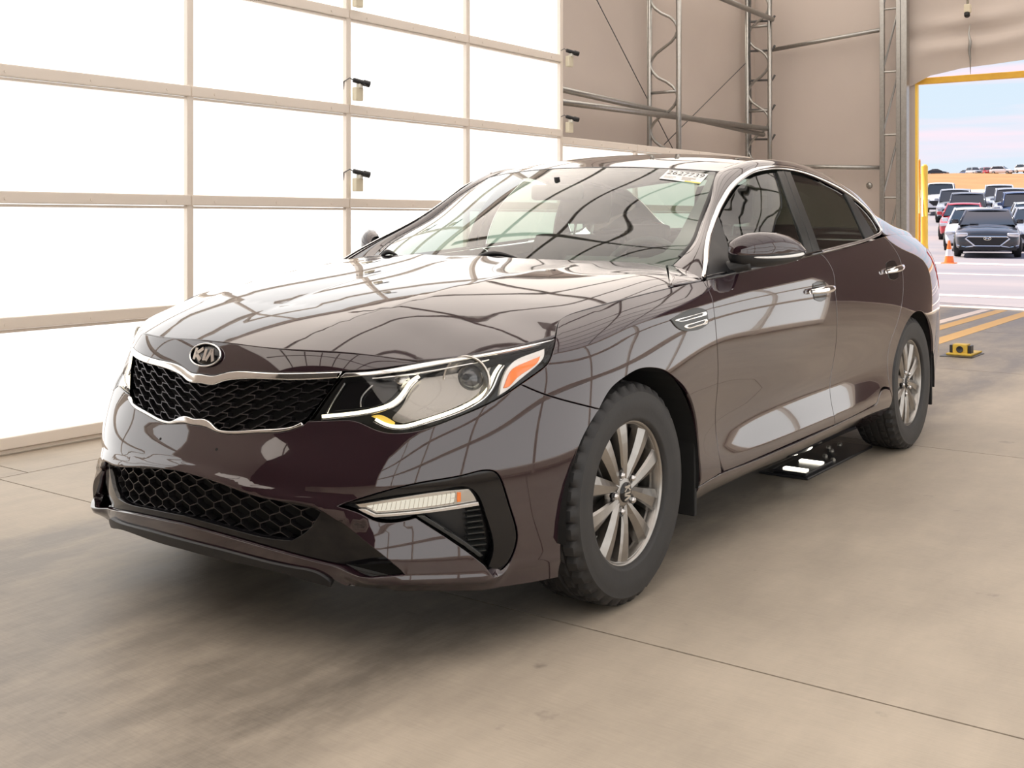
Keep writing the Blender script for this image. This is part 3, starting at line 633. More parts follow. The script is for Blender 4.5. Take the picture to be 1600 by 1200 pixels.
# ---------------------------------------------------------------- outlines on the body ring (s along the side, t up)
cut = [(0, .683), (.054, .682), (.31, .671), (.613, .665), (.738, .646)]
chrome_top = [(0, .561), (.061, .562), (.079, .568), (.108, .577), (.225, .585), (.427, .6), (.515, .61), (.573, .615), (.657, .627), (.738, .6385)]
chrome_bot = [(0, .528), (.068, .531), (.082, .538), (.118, .549), (.335, .566), (.495, .586)]
low_top = [(0, .408), (.051, .412), (.078, .402), (.101, .39), (.132, .387), (.257, .403), (.339, .414), (.373, .423), (.397, .436)]
low_bot = [(0, .39), (.058, .39), (.1, .381), (.132, .379), (.26, .394), (.356, .409), (.402, .427)]
lamp_in = [(.518, .61), (.485, .56), (.446, .492), (.415, .441)]
lamp_bot = [(.415, .441), (.509, .451), (.558, .452), (.579, .446), (.613, .431), (.651, .42), (.686, .419), (.746, .429), (.822, .456), (.898, .482), (.978, .512), (1.029, .537), (1.083, .565), (1.122, .59), (1.144, .622), (1.163, .646), (1.174, .661)]
lamp_top = [(1.174, .661), (1.026, .667), (.907, .661), (.755, .647), (.657, .627), (.573, .615), (.518, .61)]
bf = [(1.029, .537), (1.087, .499), (1.161, .462), (1.304, .412)]
archfront = [(1.304, .412), (1.223, .332), (1.19, .257), (1.169, .196), (1.162, .122), (1.168, .065), (1.178, .006)]
arch_f = [(1.304, .412), (1.354, .457), (1.419, .482), (1.506, .498), (1.593, .49), (1.675, .468), (1.752, .434), (1.834, .394), (1.893, .352), (1.943, .287), (1.956, .211), (1.975, .09)]
hoodside = [(1.174, .661), (1.197, .68), (1.226, .698), (1.267, .708), (1.338, .711), (1.466, .713), (1.599, .714), (1.833, .715)]
doorfront = [(2.044, .715), (2.045, .683), (2.032, .611), (2.037, .545), (2.059, .472), (2.088, .391), (2.095, .321), (2.104, .248), (2.115, .176), (2.148, .128)]
doorbot = [(2.148, .128), (2.3, .132), (3.182, .136)]
rdoorbot = [(3.182, .136), (3.5, .146), (3.704, .16)]
split = [(3.111, .715), (3.157, .695), (3.18, .661), (3.165, .587), (3.18, .517), (3.203, .438), (3.205, .34), (3.184, .275), (3.172, .206), (3.182, .136)]
rdoor = [(4.02, .715), (4.09, .695), (4.133, .653), (4.13, .591), (4.091, .518), (4.029, .448), (3.957, .387), (3.907, .342), (3.900, .283), (3.908, .209)]
rdoorend = [(3.908, .209), (3.784, .215), (3.704, .16)]
def rear_arch(a0, a1, n=26): return [(4.335 + .392 * math.cos(a), .178 + .265 * math.sin(a)) for a in np.linspace(math.radians(a0), math.radians(a1), n)]
fog_out = [(.528, .211), (.593, .233), (.746, .272), (.864, .287), (.918, .294), (.945, .286), (.962, .262), (.978, .217), (.999, .162), (1.014, .108), (1.009, .085), (.993, .058), (.966, .042), (.936, .047)]
fog_in = [(.931, .052), (.943, .085), (.933, .133), (.914, .183), (.895, .226), (.869, .249), (.821, .251), (.68, .238), (.551, .213)]
fog_lamp = [(.566, .213), (.626, .223), (.821, .245), (.873, .245), (.891, .222), (.9, .199), (.779, .192), (.622, .182), (.589, .197)]
pocket_edge = [(.936, .047), (.902, .077)], [(.902, .077), (.729, .184)], [(.729, .184), (.622, .181), (.587, .196), (.528, .211)]
# ---------------------------------------------------------------- front end
hood_edge = []
for (s_, t_) in hoodside[::-1]:
    p = RING([s_], [t_])[0]; hood_edge.append((p[0], -p[1]))
lt = [(-RING([a], [b])[0][1], RING([a], [b])[0][0]) for a, b in lamp_top]
ctp = [(RING([a], [b])[0][0], -RING([a], [b])[0][1]) for a, b in cut]
lampedge = [(RING([a], [b + .002])[0][0], -RING([a], [b])[0][1]) for a, b in lamp_top[:4]] + [ctp[-1]]
# hood height field must meet the ring along its border
hood_inner = [p for p in HOODPTS if not (p[1] > .80 or (p[0] < -.55 and p[1] > .5) or p[0] < -.7)] + [(-.74, .2, .850), (-.71, .4, .832), (-.66, .52, .812)]
hood_border = []
for q in (hoodside[1:], lamp_top[:4], cut):
    for a, b in seg(q, .05): p = RING([a], [b])[0]; hood_border.append((p[0], -p[1], p[2]))
hood_border += [(.24, 0, 1.021), (.34, .42, 1.014), (.50, .61, 1.004), (.59, .70, .997)]
HOOD = PolyPlate(hood_inner, hood_border, hood_fold)
rear_r = [(.24, 0), (.252, .16), (.34, .42), (.50, .61), (.59, .70)]
hood_half = [np.array(ctp), np.array(lampedge[::-1]), np.array(hood_edge[::-1]), np.array([(hood_edge[0][0], hood_edge[0][1]), (.42, .80), (.50, .752), (.59, .70)]), np.array(rear_r[::-1])]
class HoodS:
    def __call__(s, a, b): return HOOD(a, -np.ravel(b))
    def normal(s, a, b): return HOOD.normal(a, -np.ravel(b))
def mirror_join(segs):
    """closed outline across the centre line from a half outline that starts and ends at b = 0"""
    q = loop(*segs, res=.013); i = int(np.argmin(np.abs(q[:, 1]) + q[:, 0])); q = np.roll(q, -i, 0)
    q = q[q[:, 1] > .004]; return np.r_[q, (q * [1, -1])[::-1]]
panel('hood', HoodS(), mirror_join(hood_half), 'paint', car, mirror=False, step=.03, flange=.02)
panel('front_panel', RF, loop(symc(cut), symc(chrome_top)[::-1]), 'paint', car, mirror=False, step=.02)
panel('grille_chrome', RF, loop(symc([c for c in chrome_top if c[0] < .5] + [(.507, .609)]), symc(chrome_bot)[::-1], res=.01), 'chrome', car, mirror=False, step=.014, lift=.004, gap=0, edge=.004, flange=.02, label='bright upper chrome bar of the grille')
panel('grille_chrome', RF, loop(symc(low_top), symc(low_bot)[::-1], res=.008), 'chrome', car, mirror=False, step=.012, lift=.004, gap=0, edge=.003, flange=.02, label='slim lower chrome bar of the grille')
grille_out = loop(symc(chrome_bot), [(.495, .586), (.455, .515), (.40, .437)], symc(low_top)[::-1], flip([(.40, .437), (.455, .515), (.495, .586)]))
panel('grille_backing', RF, grille_out, 'matte_black', car, mirror=False, lift=-.055, flange=-.05, gap=0, step=.05)
nodes = []; edges = []; NI, NJ = 9, 6; p_, f_, r_, sh = .078, .026, .031, .008
def gn(i, j, k): return (i * (NJ + 2) + j) * 2 + k
for i in range(NI):
    for j in range(NJ + 2):
        a = -.045 + i * p_ + (j - 1) * sh; b = .372 + (j - .3) * r_ + .035 * max(a, 0)
        nodes += [(a, b), (a + f_, b)]
for i in range(NI):
    for j in range(NJ + 2):
        edges.append((gn(i, j, 0), gn(i, j, 1)))
        if i + 1 < NI and j + 1 < NJ + 2: edges.append((gn(i, j, 1), gn(i + 1, j + 1, 0)))
        if i > 0 and j + 1 < NJ + 2:   # short step up from the flat, then back to the neighbouring diagonal
            a, b = nodes[gn(i, j, 0)]; k = len(nodes); nodes += [(a, b + .36 * r_), (a - .62 * (p_ - f_), b + .33 * r_)]; edges += [(gn(i, j, 0), k), (k, k + 1)]
half = loop(seg(chrome_bot), [(.495, .586), (.455, .515), (.40, .437)], seg(low_top)[::-1])
gn_, ge_ = clip_polyline_nodes(nodes, edges, half)
lattice('grille_mesh', RF, gn_, ge_, .0048, .018, -.012, 'grille_bar', car); lattice('grille_mesh', RF, flip(gn_), ge_, .0048, .018, -.012, 'grille_bar', car)
# lower intake
lg = loop(symc([(0, .244), (.05, .243), (.151, .233), (.347, .207), (.476, .193)]), [(.476, .193), (.441, .148), (.388, .116)], symc([(0, .131), (.181, .122), (.344, .114), (.388, .116)])[::-1], flip([(.388, .116), (.441, .148), (.476, .193)]))
sur_top = [(0, .252), (.15, .241), (.347, .215), (.478, .201), (.50, .190)]; sur_side = [(.50, .190), (.565, .153), (.646, .104), (.70, .066)]; sur_bot = [(0, .112), (.181, .103), (.36, .086), (.46, .071), (.52, .062), (.66, .064), (.70, .066)]
surround = loop(symc(sur_top), sur_side, symc(sur_bot)[::-1], flip(sur_side[::-1]))
panel('intake_surround', RF, surround, 'gloss_black', car, holes=[lg], mirror=False, lift=-.010, flange=.045, step=.02)
panel('intake_backing', RF, surround, 'matte_black', car, mirror=False, lift=-.065, flange=-.05, gap=0, step=.06)
nodes = []; edges = []; p_, h_ = .068, .0245; NI, NJ = 17, 7
def hn(i, j, k): return (i * NJ + j) * 2 + k
for i in range(NI):
    for j in range(NJ):
        a = (i - NI // 2) * p_ + (j % 2) * p_ / 2; b = .09 + j * h_ - .04 * abs(a); nodes += [(a, b), (a, b + h_ * .48)]
for i in range(NI):
    for j in range(NJ):
        edges.append((hn(i, j, 0), hn(i, j, 1)))
        if j + 1 < NJ:
            for di in ((-1, 0) if j % 2 == 0 else (0, 1)):
                if 0 <= i + di < NI: edges.append((hn(i, j, 1), hn(i + di, j + 1, 0)))
hn_, he_ = clip_polyline_nodes(nodes, edges, lg)
lattice('intake_mesh', RF, hn_, he_, .005, .02, -.03, 'grille_bar', car)
# bumper cover
bot = [(0, .070), (.176, .066), (.408, .05), (.479, .035), (.52, .012), (.74, .008), (.9, .008), (1.05, .008), (1.178, .006)]
bump_half = [symc(low_bot), [(.402, .427), (.415, .441)], lamp_bot[:12], bf, archfront, symc(bot)[::-1]]
bump = loop(symc(low_bot), [(.402, .427), (.415, .441)], lamp_bot[:12], bf, archfront, symc(bot)[::-1], flip(archfront[::-1]), flip(bf[::-1]), flip(lamp_bot[:12][::-1]), flip([(.415, .441), (.402, .427)]))
fog_hole = loop(fog_out, *pocket_edge); fog_hole_m = fog_hole * [-1, 1]
class Ridge:
    """bumper skin: a rolled ledge over the intake and a rolled chin edge"""
    def d(s, a, b):
        q = np.abs(a); tr = np.interp(q, [0, .15, .347, .478, .60], [.258, .247, .221, .207, .195]); u = (b - tr) / .034; f = np.clip(1 - np.clip(u, 0, 1), 0, 1); f = f * f * (3 - 2 * f) * (b > tr - .03) * np.clip((.72 - q) / .25, 0, 1)
        g = np.clip(1 - np.abs(b - .045) / .03, 0, 1); w_ = np.clip((q - .50) / .12, 0, 1) * np.clip((1.0 - q) / .10, 0, 1); w_ = w_ * w_ * (3 - 2 * w_); k = np.clip((.205 - b) / .15, 0, 1); return .012 * f + .006 * g * g * np.clip((q - .45) / .15, 0, 1) + .048 * w_ * k * np.clip(b / .05, 0, 1)
    def __call__(s, a, b): a = np.ravel(a).astype(float); b = np.ravel(b).astype(float); return RF(a, b) + RF.normal(a, b) * s.d(a, b)[:, None]
    def normal(s, a, b):
        a = np.ravel(a).astype(float); b = np.ravel(b).astype(float); h = 1.5e-3; n = np.cross(s(a + h, b) - s(a - h, b), s(a, b + h) - s(a, b - h)); n /= np.linalg.norm(n, axis=1)[:, None]; r = RF.normal(a, b); return n * np.sign((n * r).sum(1))[:, None]
bumper = panel('front_bumper', Ridge(), bump, 'paint', car, holes=[surround, fog_hole, fog_hole_m], mirror=False, step=.018, flange=.03)
panel('front_lip', RF, loop(symc([(0, .072), (.176, .068), (.408, .052), (.479, .037), (.50, .02)]), symc([(0, .045), (.176, .042), (.38, .03), (.46, .012), (.50, .004)])[::-1]), 'trim_black', car, mirror=False, lift=.010, flange=.03, step=.02, gap=0)
for sgn in (1, -1):
    for k in range(2): p = RF([sgn * .16], [.318 - .0])[0]; 
Geo().lathe([(0, .001), (.004, .001), (.0045, -.004)], RF([-.125], [.330])[0], RF.normal([-.125], [.330])[0], 10).build('plate_hole', 'matte_black', car)
Geo().lathe([(0, .001), (.004, .001), (.0045, -.004)], RF([.125], [.330])[0], RF.normal([.125], [.330])[0], 10).build('plate_hole', 'matte_black', car)
fb = panel('fog_bezel', RF, loop(fog_out, fog_in), 'gloss_black', car, lift=-.004, flange=.03, step=.015)
panel('fog_pocket', RF, fog_hole, 'trim_black', (car, car) if False else car, lift=-.045, flange=-.043, gap=0, step=.03)
fl = panel('fog_lamp', RF, loop(fog_lamp[:4], fog_lamp[3:6], fog_lamp[5:8], fog_lamp[7:] + fog_lamp[:1], res=.008), 'lamp_silver', car, lift=-.013, flange=.02, step=.015)
led = loop([(.60, .209), (.70, .224), (.835, .236)], [(.835, .236), (.83, .212)], [(.83, .212), (.72, .203), (.625, .196)], [(.625, .196), (.60, .209)], res=.006)
for f in panel('led_array', RF, led, 'fog_light', car, lift=-.009, flange=.004, gap=0, edge=.0005, step=.01): f.parent = fl[0] if f.data.vertices[0].co.y < 0 else fl[1]
for sg_ in (1, -1):
    nn = []; ee = []
    for k in range(19):
        a = .615 + k * .012; nn += [(sg_ * a, .2035 + .04 * (a - .615) - .004), (sg_ * (a + .004), .2135 + .115 * (a - .615))]; ee.append((2*k, 2*k+1))
    nn += [(sg_ * .612, .204), (sg_ * .832, .224)]; ee.append((38, 39)); lattice('lens_rib', RF, nn, ee, .0022, .002, -.0075, 'lamp_silver', fl[0] if sg_ > 0 else fl[1])
for f in panel('side_marker', RF, loop([(.840, .237), (.850, .237)], [(.850, .213), (.840, .212)], res=.006), 'amber', car, lift=-.009, flange=.004, gap=0, edge=.0005, step=.01): f.parent = fl[0] if f.data.vertices[0].co.y < 0 else fl[1]
for f in panel('lens', RF, loop(fog_lamp[:4], fog_lamp[3:6], fog_lamp[5:8], fog_lamp[7:] + fog_lamp[:1], res=.008), 'lamp_lens', car, lift=-.005, flange=.006, step=.02): f.parent = fl[0] if f.data.vertices[0].co.y < 0 else fl[1]
for f in panel('silver_rib', RF, loop([(.578, .203), (.590, .196)], [(.590, .196), (.622, .183)], [(.622, .183), (.779, .1925), (.899, .200)], [(.899, .200), (.896, .209)], [(.896, .209), (.779, .200), (.626, .190)], [(.626, .190), (.597, .203)], [(.597, .203), (.578, .203)], res=.006), 'satin_chrome', car, lift=-.002, flange=.006, gap=0, edge=.001, step=.01): f.parent = fl[0] if f.data.vertices[0].co.y < 0 else fl[1]
panel('pocket_edge', RF, loop([(.731, .186), (.753, .184)], [(.753, .184), (.914, .080)], [(.914, .080), (.903, .077)], [(.903, .077), (.731, .186)], res=.01), 'pillar_black', car, lift=-.001, flange=.02, gap=0, step=.012)
for sgn in (1, -1):
    for k in range(8):
        b = .185 - k * .0145; a0 = .872 + .001 * k; a1 = .905 + .0035 * min(k, 6)
        lattice('pocket_fin', RF, [(sgn * a0, b), (sgn * a1, b + .001)], [(0, 1)], .006, .02, -.018, 'pillar_black', car)
# badge
def oval_badge(center, n, upv, a, b, parent, letter='chrome', rot=0., rim=True, name='badge'):
    n = np.array(n) / np.linalg.norm(n); upv = np.array(upv, float); upv -= n * (upv @ n); upv /= np.linalg.norm(upv); rt = np.cross(upv, n)
    if rot: rt, upv = rt * math.cos(rot) + upv * math.sin(rot), upv * math.cos(rot) - rt * math.sin(rot)
    def pt(x, y, h): return np.array(center) + rt * x + upv * y + n * h
    K = 36; g = Geo(); V = [pt(0, 0, .004)] + [pt(a * .98 * math.cos(2*math.pi*k/K), b * .98 * math.sin(2*math.pi*k/K), .002) for k in range(K)] + [pt(a * .98 * math.cos(2*math.pi*k/K), b * .98 * math.sin(2*math.pi*k/K), -.008) for k in range(K)]
    g.add(V, [(0, 1 + k, 1 + (k + 1) % K) for k in range(K)] + [(1 + k, 1 + K + k, 1 + K + (k + 1) % K, 1 + (k + 1) % K) for k in range(K)]); bd = g.build(name, 'gloss_black', parent, smooth=True)
    if rim: Geo().tube([pt(a * math.cos(2*math.pi*k/K), b * math.sin(2*math.pi*k/K), .003) for k in range(K)], b * .075, 8, closed=True).build('badge_rim', letter, bd, smooth=True)
    h = b * .52; w = a * .085
    def stroke(nm, pts):
        g = Geo()
        for (x0, y0), (x1, y1) in zip(pts[:-1], pts[1:]):
            d = np.array([x1 - x0, y1 - y0]); d /= np.linalg.norm(d); q = np.array([-d[1], d[0]]) * w
            c4 = [(x0 + q[0], y0 + q[1]), (x1 + q[0], y1 + q[1]), (x1 - q[0], y1 - q[1]), (x0 - q[0], y0 - q[1])]; g.add([pt(x, y, .0035) for x, y in c4] + [pt(x, y, .0065) for x, y in c4], [(4,5,6,7)[::-1],(0,1,5,4),(1,2,6,5),(2,3,7,6),(3,0,4,7)])
        g.build(nm, letter, bd)
    stroke('letter', [(-a*.60, -h), (-a*.60, h)]); stroke('letter', [(-a*.16, h), (-a*.55, 0), (-a*.16, -h)]); stroke('letter', [(a*.04, -h), (a*.04, h)]); stroke('letter', [(a*.20, -h), (a*.42, h), (a*.66, -h)])
    return bd
bp_ = RF([0.0], [.628])[0]; bn_ = RF.normal([0.0], [.628])[0]
oval_badge(bp_ + bn_ * .003, bn_, (0, 0, 1), .065, .033, car)
# ---------------------------------------------------------------- headlamps
def side_of(o): return 0 if np.mean([v.co.y for v in o.data.vertices][:50]) < 0 else 1
lamp_out = loop(lamp_in, lamp_bot, lamp_top)
hl = panel('headlamp', RF, lamp_out, 'matte_black', car, lift=-.06, flange=-.055, gap=0.0, step=.03)
def sub(objs):
    for o in objs: o.parent = hl[side_of(o)]
    return objs
sub(panel('lens', RF, lamp_out, 'lamp_lens', car, lift=-.001, flange=.008, step=.025))
drl1 = [(.447, .459), (.53, .474), (.622, .499), (.668, .522), (.695, .552), (.722, .588), (.742, .602)]
drl2 = [(.612, .463), (.643, .448), (.687, .443), (.749, .460), (.837, .487), (.902, .512), (.938, .538), (.960, .579), (.982, .617)]
sub(panel('daylight_strip', RF, ribbon(RF, drl1, .010, 0), 'drl_light', car, lift=-.022, flange=.01, gap=0, step=.01, edge=.001))
sub(panel('daylight_strip', RF, ribbon(RF, drl2, .010, 0), 'drl_light', car, lift=-.022, flange=.01, gap=0, step=.01, edge=.001))
sub(panel('reflector', RF, loop([(.700, .545), (.725, .582), (.755, .605)], [(.755, .605), (.86, .612), (.96, .622)], [(.96, .622), (.945, .57), (.92, .536), (.85, .502), (.75, .472), (.69, .455)], [(.69, .455), (.655, .47), (.682, .51), (.700, .545)]), 'lamp_grey', car, lift=-.045, flange=.012, step=.02))
sub(panel('high_beam_cover', RF, loop([(.47, .475), (.55, .49), (.62, .51), (.66, .54), (.69, .575), (.71, .595)], [(.71, .595), (.60, .592), (.525, .588)], [(.525, .588), (.495, .535), (.47, .475)]), 'gloss_black', car, lift=-.035, flange=.02, step=.02))
sub(panel('chrome_surround', RF, loop([(.968, .513), (.978, .552), (.996, .592), (1.022, .625), (1.07, .641), (1.135, .648)], [(1.135, .648), (1.122, .612), (1.085, .580), (1.03, .546), (.985, .519), (.968, .513)], res=.008), 'lamp_bright', car, lift=-.018, flange=.02, step=.012))
sub(panel('turn_signal', RF, loop([(.981, .534), (.995, .566), (1.012, .592), (1.042, .607), (1.108, .622)], [(1.108, .622), (1.10, .604), (1.07, .581), (1.02, .553), (.988, .532), (.981, .534)], res=.008), 'amber', car, lift=-.011, flange=.01, step=.012))
sub(panel('chrome_strip', RF, loop([(1.166, .657), (1.026, .661), (.907, .655), (.755, .640), (.657, .621), (.573, .609), (.516, .604)], [(.502, .588), (.559, .596), (.637, .605), (.74, .621), (.83, .637), (.95, .651), (1.06, .6555), (1.166, .6555)], res=.01), 'chrome', car, lift=.001, flange=.008, gap=0, step=.014))
def offs(path, d):
    q = seg(path); g = np.gradient(q, axis=0); g /= np.linalg.norm(g, axis=1)[:, None]; return np.stack([q[:, 0] - g[:, 1] * d, q[:, 1] + g[:, 0] * d], 1)[::3]
sub(panel('chrome_line', RF, ribbon(RF, offs(drl1, -.0115), .0035, 0), 'chrome', car, lift=-.018, flange=.008, gap=0, step=.01, edge=.0005))
sub(panel('chrome_line', RF, ribbon(RF, offs(drl2, -.0115), .0035, 0), 'chrome', car, lift=-.018, flange=.008, gap=0, step=.01, edge=.0005))
sub(panel('chrome_line', RF, ribbon(RF, [(.462, .470), (.482, .515), (.512, .575)], .004, 0), 'satin_chrome', car, lift=-.02, flange=.008, gap=0, step=.01, edge=.0005))
sub(panel('chrome_line', RF, ribbon(RF, [(.566, .500), (.566, .525), (.585, .556), (.60, .572)], .0035, 0), 'satin_chrome', car, lift=-.02, flange=.008, gap=0, step=.01, edge=.0005))
sub(panel('chrome_line', RF, ribbon(RF, [(.60, .5925), (.70, .6035), (.83, .622), (.95, .641)], .004, 0), 'chrome', car, lift=-.012, flange=.008, gap=0, step=.01, edge=.0005))
mat('yellow_lens', (.90, .62, .10), .2, coat=.5, emit=(1, .7, .15), estr=.25)
sub(panel('yellow_lens', RF, loop([(.598, .472), (.615, .478), (.668, .457)], [(.668, .457), (.665, .448), (.64, .452)], [(.64, .452), (.598, .472)], res=.006), 'yellow_lens', car, lift=-.026, flange=.008, gap=0, step=.008, edge=.0005))
for sg_ in (1, -1):
    P_ = hl[0] if sg_ > 0 else hl[1]; c = RF([sg_ * .868], [.563])[0]; fx = np.array([-1, -.35 * sg_, -.02]); fx /= np.linalg.norm(fx); c = c - fx * .045
    Geo().lathe([(.062, .016), (.066, .020), (.068, .012), (.052, -.004), (.040, -.012)], c, fx, 32).build('projector_bezel', 'lamp_silver', P_, smooth=True)
    Geo().lathe([(.0, .014), (.012, .0125), (.023, .008), (.031, .001), (.036, -.008), (.039, -.02)], c, fx, 32).build('projector_lens', 'lens_dark', P_, smooth=True)
    c = RF([sg_ * .66], [.565])[0] - fx * .05; Geo().lathe([(.0, .010), (.01, .009), (.019, .004), (.025, -.004), (.03, -.012)], c, fx, 24).build('high_beam_lens', 'lamp_silver', P_, smooth=True)
# ---------------------------------------------------------------- body sides
vent_out = loop([(1.722, .613), (1.757, .618), (1.955, .614), (1.973, .605)], [(1.973, .605), (1.977, .556)], [(1.977, .556), (1.948, .551), (1.812, .558)], [(1.812, .558), (1.767, .573), (1.735, .597), (1.722, .613)], res=.009)
fen = loop(hoodside, [(1.833, .715), (2.044, .715)], doorfront[:-1] + [(2.128, .125)], [(2.128, .125), (1.975, .09)], arch_f[::-1], bf[::-1], lamp_bot[11:])
panel('front_fender', RF, fen, 'paint', car, step=.028)
sv = panel('fender_vent', RF, vent_out, 'pillar_black', car, lift=.004, flange=.012, gap=0, step=.014)
for k, q in enumerate(([(1.74, .606), (1.76, .608), (1.955, .604), (1.962, .595), (1.955, .588), (1.80, .592), (1.772, .596), (1.755, .601)], [(1.795, .575), (1.81, .579), (1.955, .576), (1.965, .568), (1.957, .558), (1.835, .562), (1.815, .566)])):
    q = np.array(q); c = q.mean(0); inner = c + (q - c) * [.80, .50]
    for o in panel('chrome_loop', RF, q, 'chrome', car, holes=[inner], lift=.008, flange=.006, gap=0, edge=.001, step=.01): o.parent = sv[side_of(o)]
fd = panel('front_door', RF, loop([(2.044, .715), (2.6, .715), (3.111, .715)], split, doorbot[::-1], doorfront[::-1]), 'paint', car, step=.035)
rd = panel('rear_door', RF, loop([(3.111, .715), (3.6, .715), (4.02, .715)], rdoor, rdoorend, rdoorbot[::-1], split[::-1]), 'paint', car, step=.035)
bline = [(4.727, .178), (4.76, .30), (4.80, .40), (4.95, .44), (5.10, .455)]
tail_pts = [(4.82, .640), (4.95, .655), (5.15, .655), (5.40, .62)]; tail_low = [(4.82, .640), (4.90, .56), (5.02, .50), (5.20, .48), (5.40, .50)]
qp = loop([(4.02, .715), (4.5, .715), (5.12, .715)], [(5.12, .715), (5.14, .655)], [(5.15, .655), (4.95, .655), (4.82, .640)], tail_low[:4], [(5.20, .48), (5.10, .455)], bline[::-1][:3] + [(4.727, .178)], rear_arch(0, 186), [(3.945, .15), (3.908, .209)], rdoor[::-1])
panel('quarter_panel', RF, qp, 'paint', car, step=.035)
tl = panel('tail_lamp', RF, loop(tail_pts, [(5.40, .62), (5.40, .50)], tail_low[::-1]), 'red_lens', car, lift=.003, step=.03)
rb_half = [(5.10, .455), (5.4, .43), (5.7, .42), (RING_END - .002, .42)]
rbp = loop(bline, rb_half, [(RING_END - .002, .42), (RING_END - .002, .03)], [(RING_END - .002, .03), (5.5, .02), (5.1, .015), (4.85, .02), (4.745, .05)], [(4.745, .05), (4.727, .178)])
panel('rear_bumper', RF, rbp, 'paint', car, step=.05, gap=.0005)
panel('trunk_face', RF, loop([(5.14, .655), (5.14, .715)], [(5.14, .715), (5.6, .715), (RING_END - .002, .715)], [(RING_END - .002, .715), (RING_END - .002, .425)], [(RING_END - .002, .425), (5.7, .425), (5.4, .435), (5.20, .46)], [(5.20, .48), (5.40, .50)], [(5.40, .50), (5.40, .62)], [(5.40, .62), (5.15, .655)]), 'paint', car, step=.05, gap=.0005)
rk = loop([(1.982, .086), (2.13, .120), (2.3, .127), (3.182, .131), (3.704, .154)], [(3.704, .154), (3.784, .208), (3.903, .203)], [(3.903, .203), (3.942, .147), (3.948, .06)], [(3.948, .06), (3.9, .01), (3.0, .006), (2.0, .006)], [(2.0, .006), (1.982, .086)])
panel('rocker_panel', RF, rk, 'paint', car, step=.035)
# door handles: chrome bar over a flat black patch painted for the body-coloured dish's dark reflections, lock below
for dd, (sa, sb), tt in ((fd, (2.865, 3.115), .589), (rd, (3.835, 4.10), .607)):
    for o in panel('handle_dark_patch', RF, loop([(sa + .06, tt + .03), (sa + .13, tt + .036), (sb - .06, tt + .03)], [(sb - .06, tt + .03), (sb - .045, tt), (sb - .06, tt - .035)], [(sb - .06, tt - .035), (sa + .13, tt - .04), (sa + .06, tt - .03)], [(sa + .06, tt - .03), (sa + .045, tt)]), 'gloss_black', car, lift=.002, flange=.003, gap=0, step=.02): o.parent = dd[side_of(o)]
    for sg_ in (1, -1):
        q = np.linspace(sa, sb, 14); P = RF(sg_ * q, np.full(14, tt)); N = RF.normal(sg_ * q, np.full(14, tt)); lift = .012 + .024 * np.sin(np.linspace(0, math.pi, 14))**.5; V = []; F = []
        T = np.gradient(P, axis=0); T /= np.linalg.norm(T, axis=1)[:, None]; W = np.cross(N, T); hh = .0085 + .007 * np.sin(np.linspace(.15, math.pi - .15, 14))
        for i in range(14):
            for k in range(10): a = 2 * math.pi * k / 10; V.append(P[i] + N[i] * (lift[i] + .007 * math.cos(a)) + W[i] * hh[i] * math.sin(a))
        F = [(i*10+k, i*10+(k+1)%10, (i+1)*10+(k+1)%10, (i+1)*10+k) for i in range(13) for k in range(10)] + [list(range(10)), list(range(130, 140))]
        obj('handle', V, F, 'chrome', dd[0] if sg_ > 0 else dd[1], smooth=True)
# inner shell that closes the body behind the panel gaps
def shell(sgn):
    ss = np.linspace(0, RING_END, 150); ts = np.linspace(.03, .70, 16); S_, T_ = np.meshgrid(ss, ts, indexing='ij'); P = RF(sgn * S_.ravel() + (1e-9 * sgn), T_.ravel()); N = RF.normal(sgn * S_.ravel() + 1e-9 * sgn, T_.ravel()); V = P - N * .075; F = []
    for i in range(149):
        for j in range(15):
            x, z = V[i*16+j][0], V[i*16+j][2]
            if min(math.hypot(x - .03, z - .32), math.hypot(x - 2.805, z - .33)) < .44: continue
            F.append((i*16+j, (i+1)*16+j, (i+1)*16+j+1, i*16+j+1))
    obj('inner_shell', V, F, 'matte_black', car)
shell(1); shell(-1)
Geo().box(-.62, 3.6, -.70, .70, .17, .20).build('underbody', 'matte_black', car)
# ---------------------------------------------------------------- greenhouse
dlo_top = [(.528, .952), (.590, .988), (.655, 1.026), (.760, 1.080), (.858, 1.126), (.973, 1.186), (1.055, 1.231), (1.192, 1.302), (1.253, 1.324), (1.346, 1.350), (1.451, 1.365), (1.561, 1.373), (1.658, 1.375), (1.754, 1.372), (1.896, 1.356), (2.03, 1.330), (2.152, 1.299), (2.248, 1.266), (2.363, 1.215), (2.466, 1.148), (2.497, 1.102)]
dlo_bot = [(2.495, 1.102), (2.423, 1.083), (2.284, 1.068), (1.99, 1.044), (1.585, 1.018), (1.052, .985), (.774, .968), (.528, .952)]
IN = np.array([(.60,.722,.992),(.725,.730,1.060),(.903,.680,1.145),(1.075,.640,1.254),(1.25,.588,1.351),(1.40,.600,1.388),(1.58,.613,1.407),(1.80,.617,1.411),(2.12,.608,1.396),(2.42,.58,1.352),(2.72,.60,1.262),(2.80,.61,1.232),(2.95,.63,1.172),(3.15,.645,1.105),(3.4,.66,1.078),(3.68,.60,1.052)])
so = [(.53, .951), (.68, 1.039), (.88, 1.138), (1.06, 1.234), (1.22, 1.312), (1.346, 1.350), (1.567, 1.373), (1.762, 1.372), (2.033, 1.330), (2.25, 1.266), (2.43, 1.175), (2.508, 1.102)]
OUT = np.r_[SIDE([a for a, b in so], [b for a, b in so]) * [1, -1, 1], np.array([RING([s], [.714])[0] * [1, -1, 1] for s in np.interp([2.66, 2.95, 3.3, 3.62], PLAN[7:19, 0], RING_D[7:19])])]
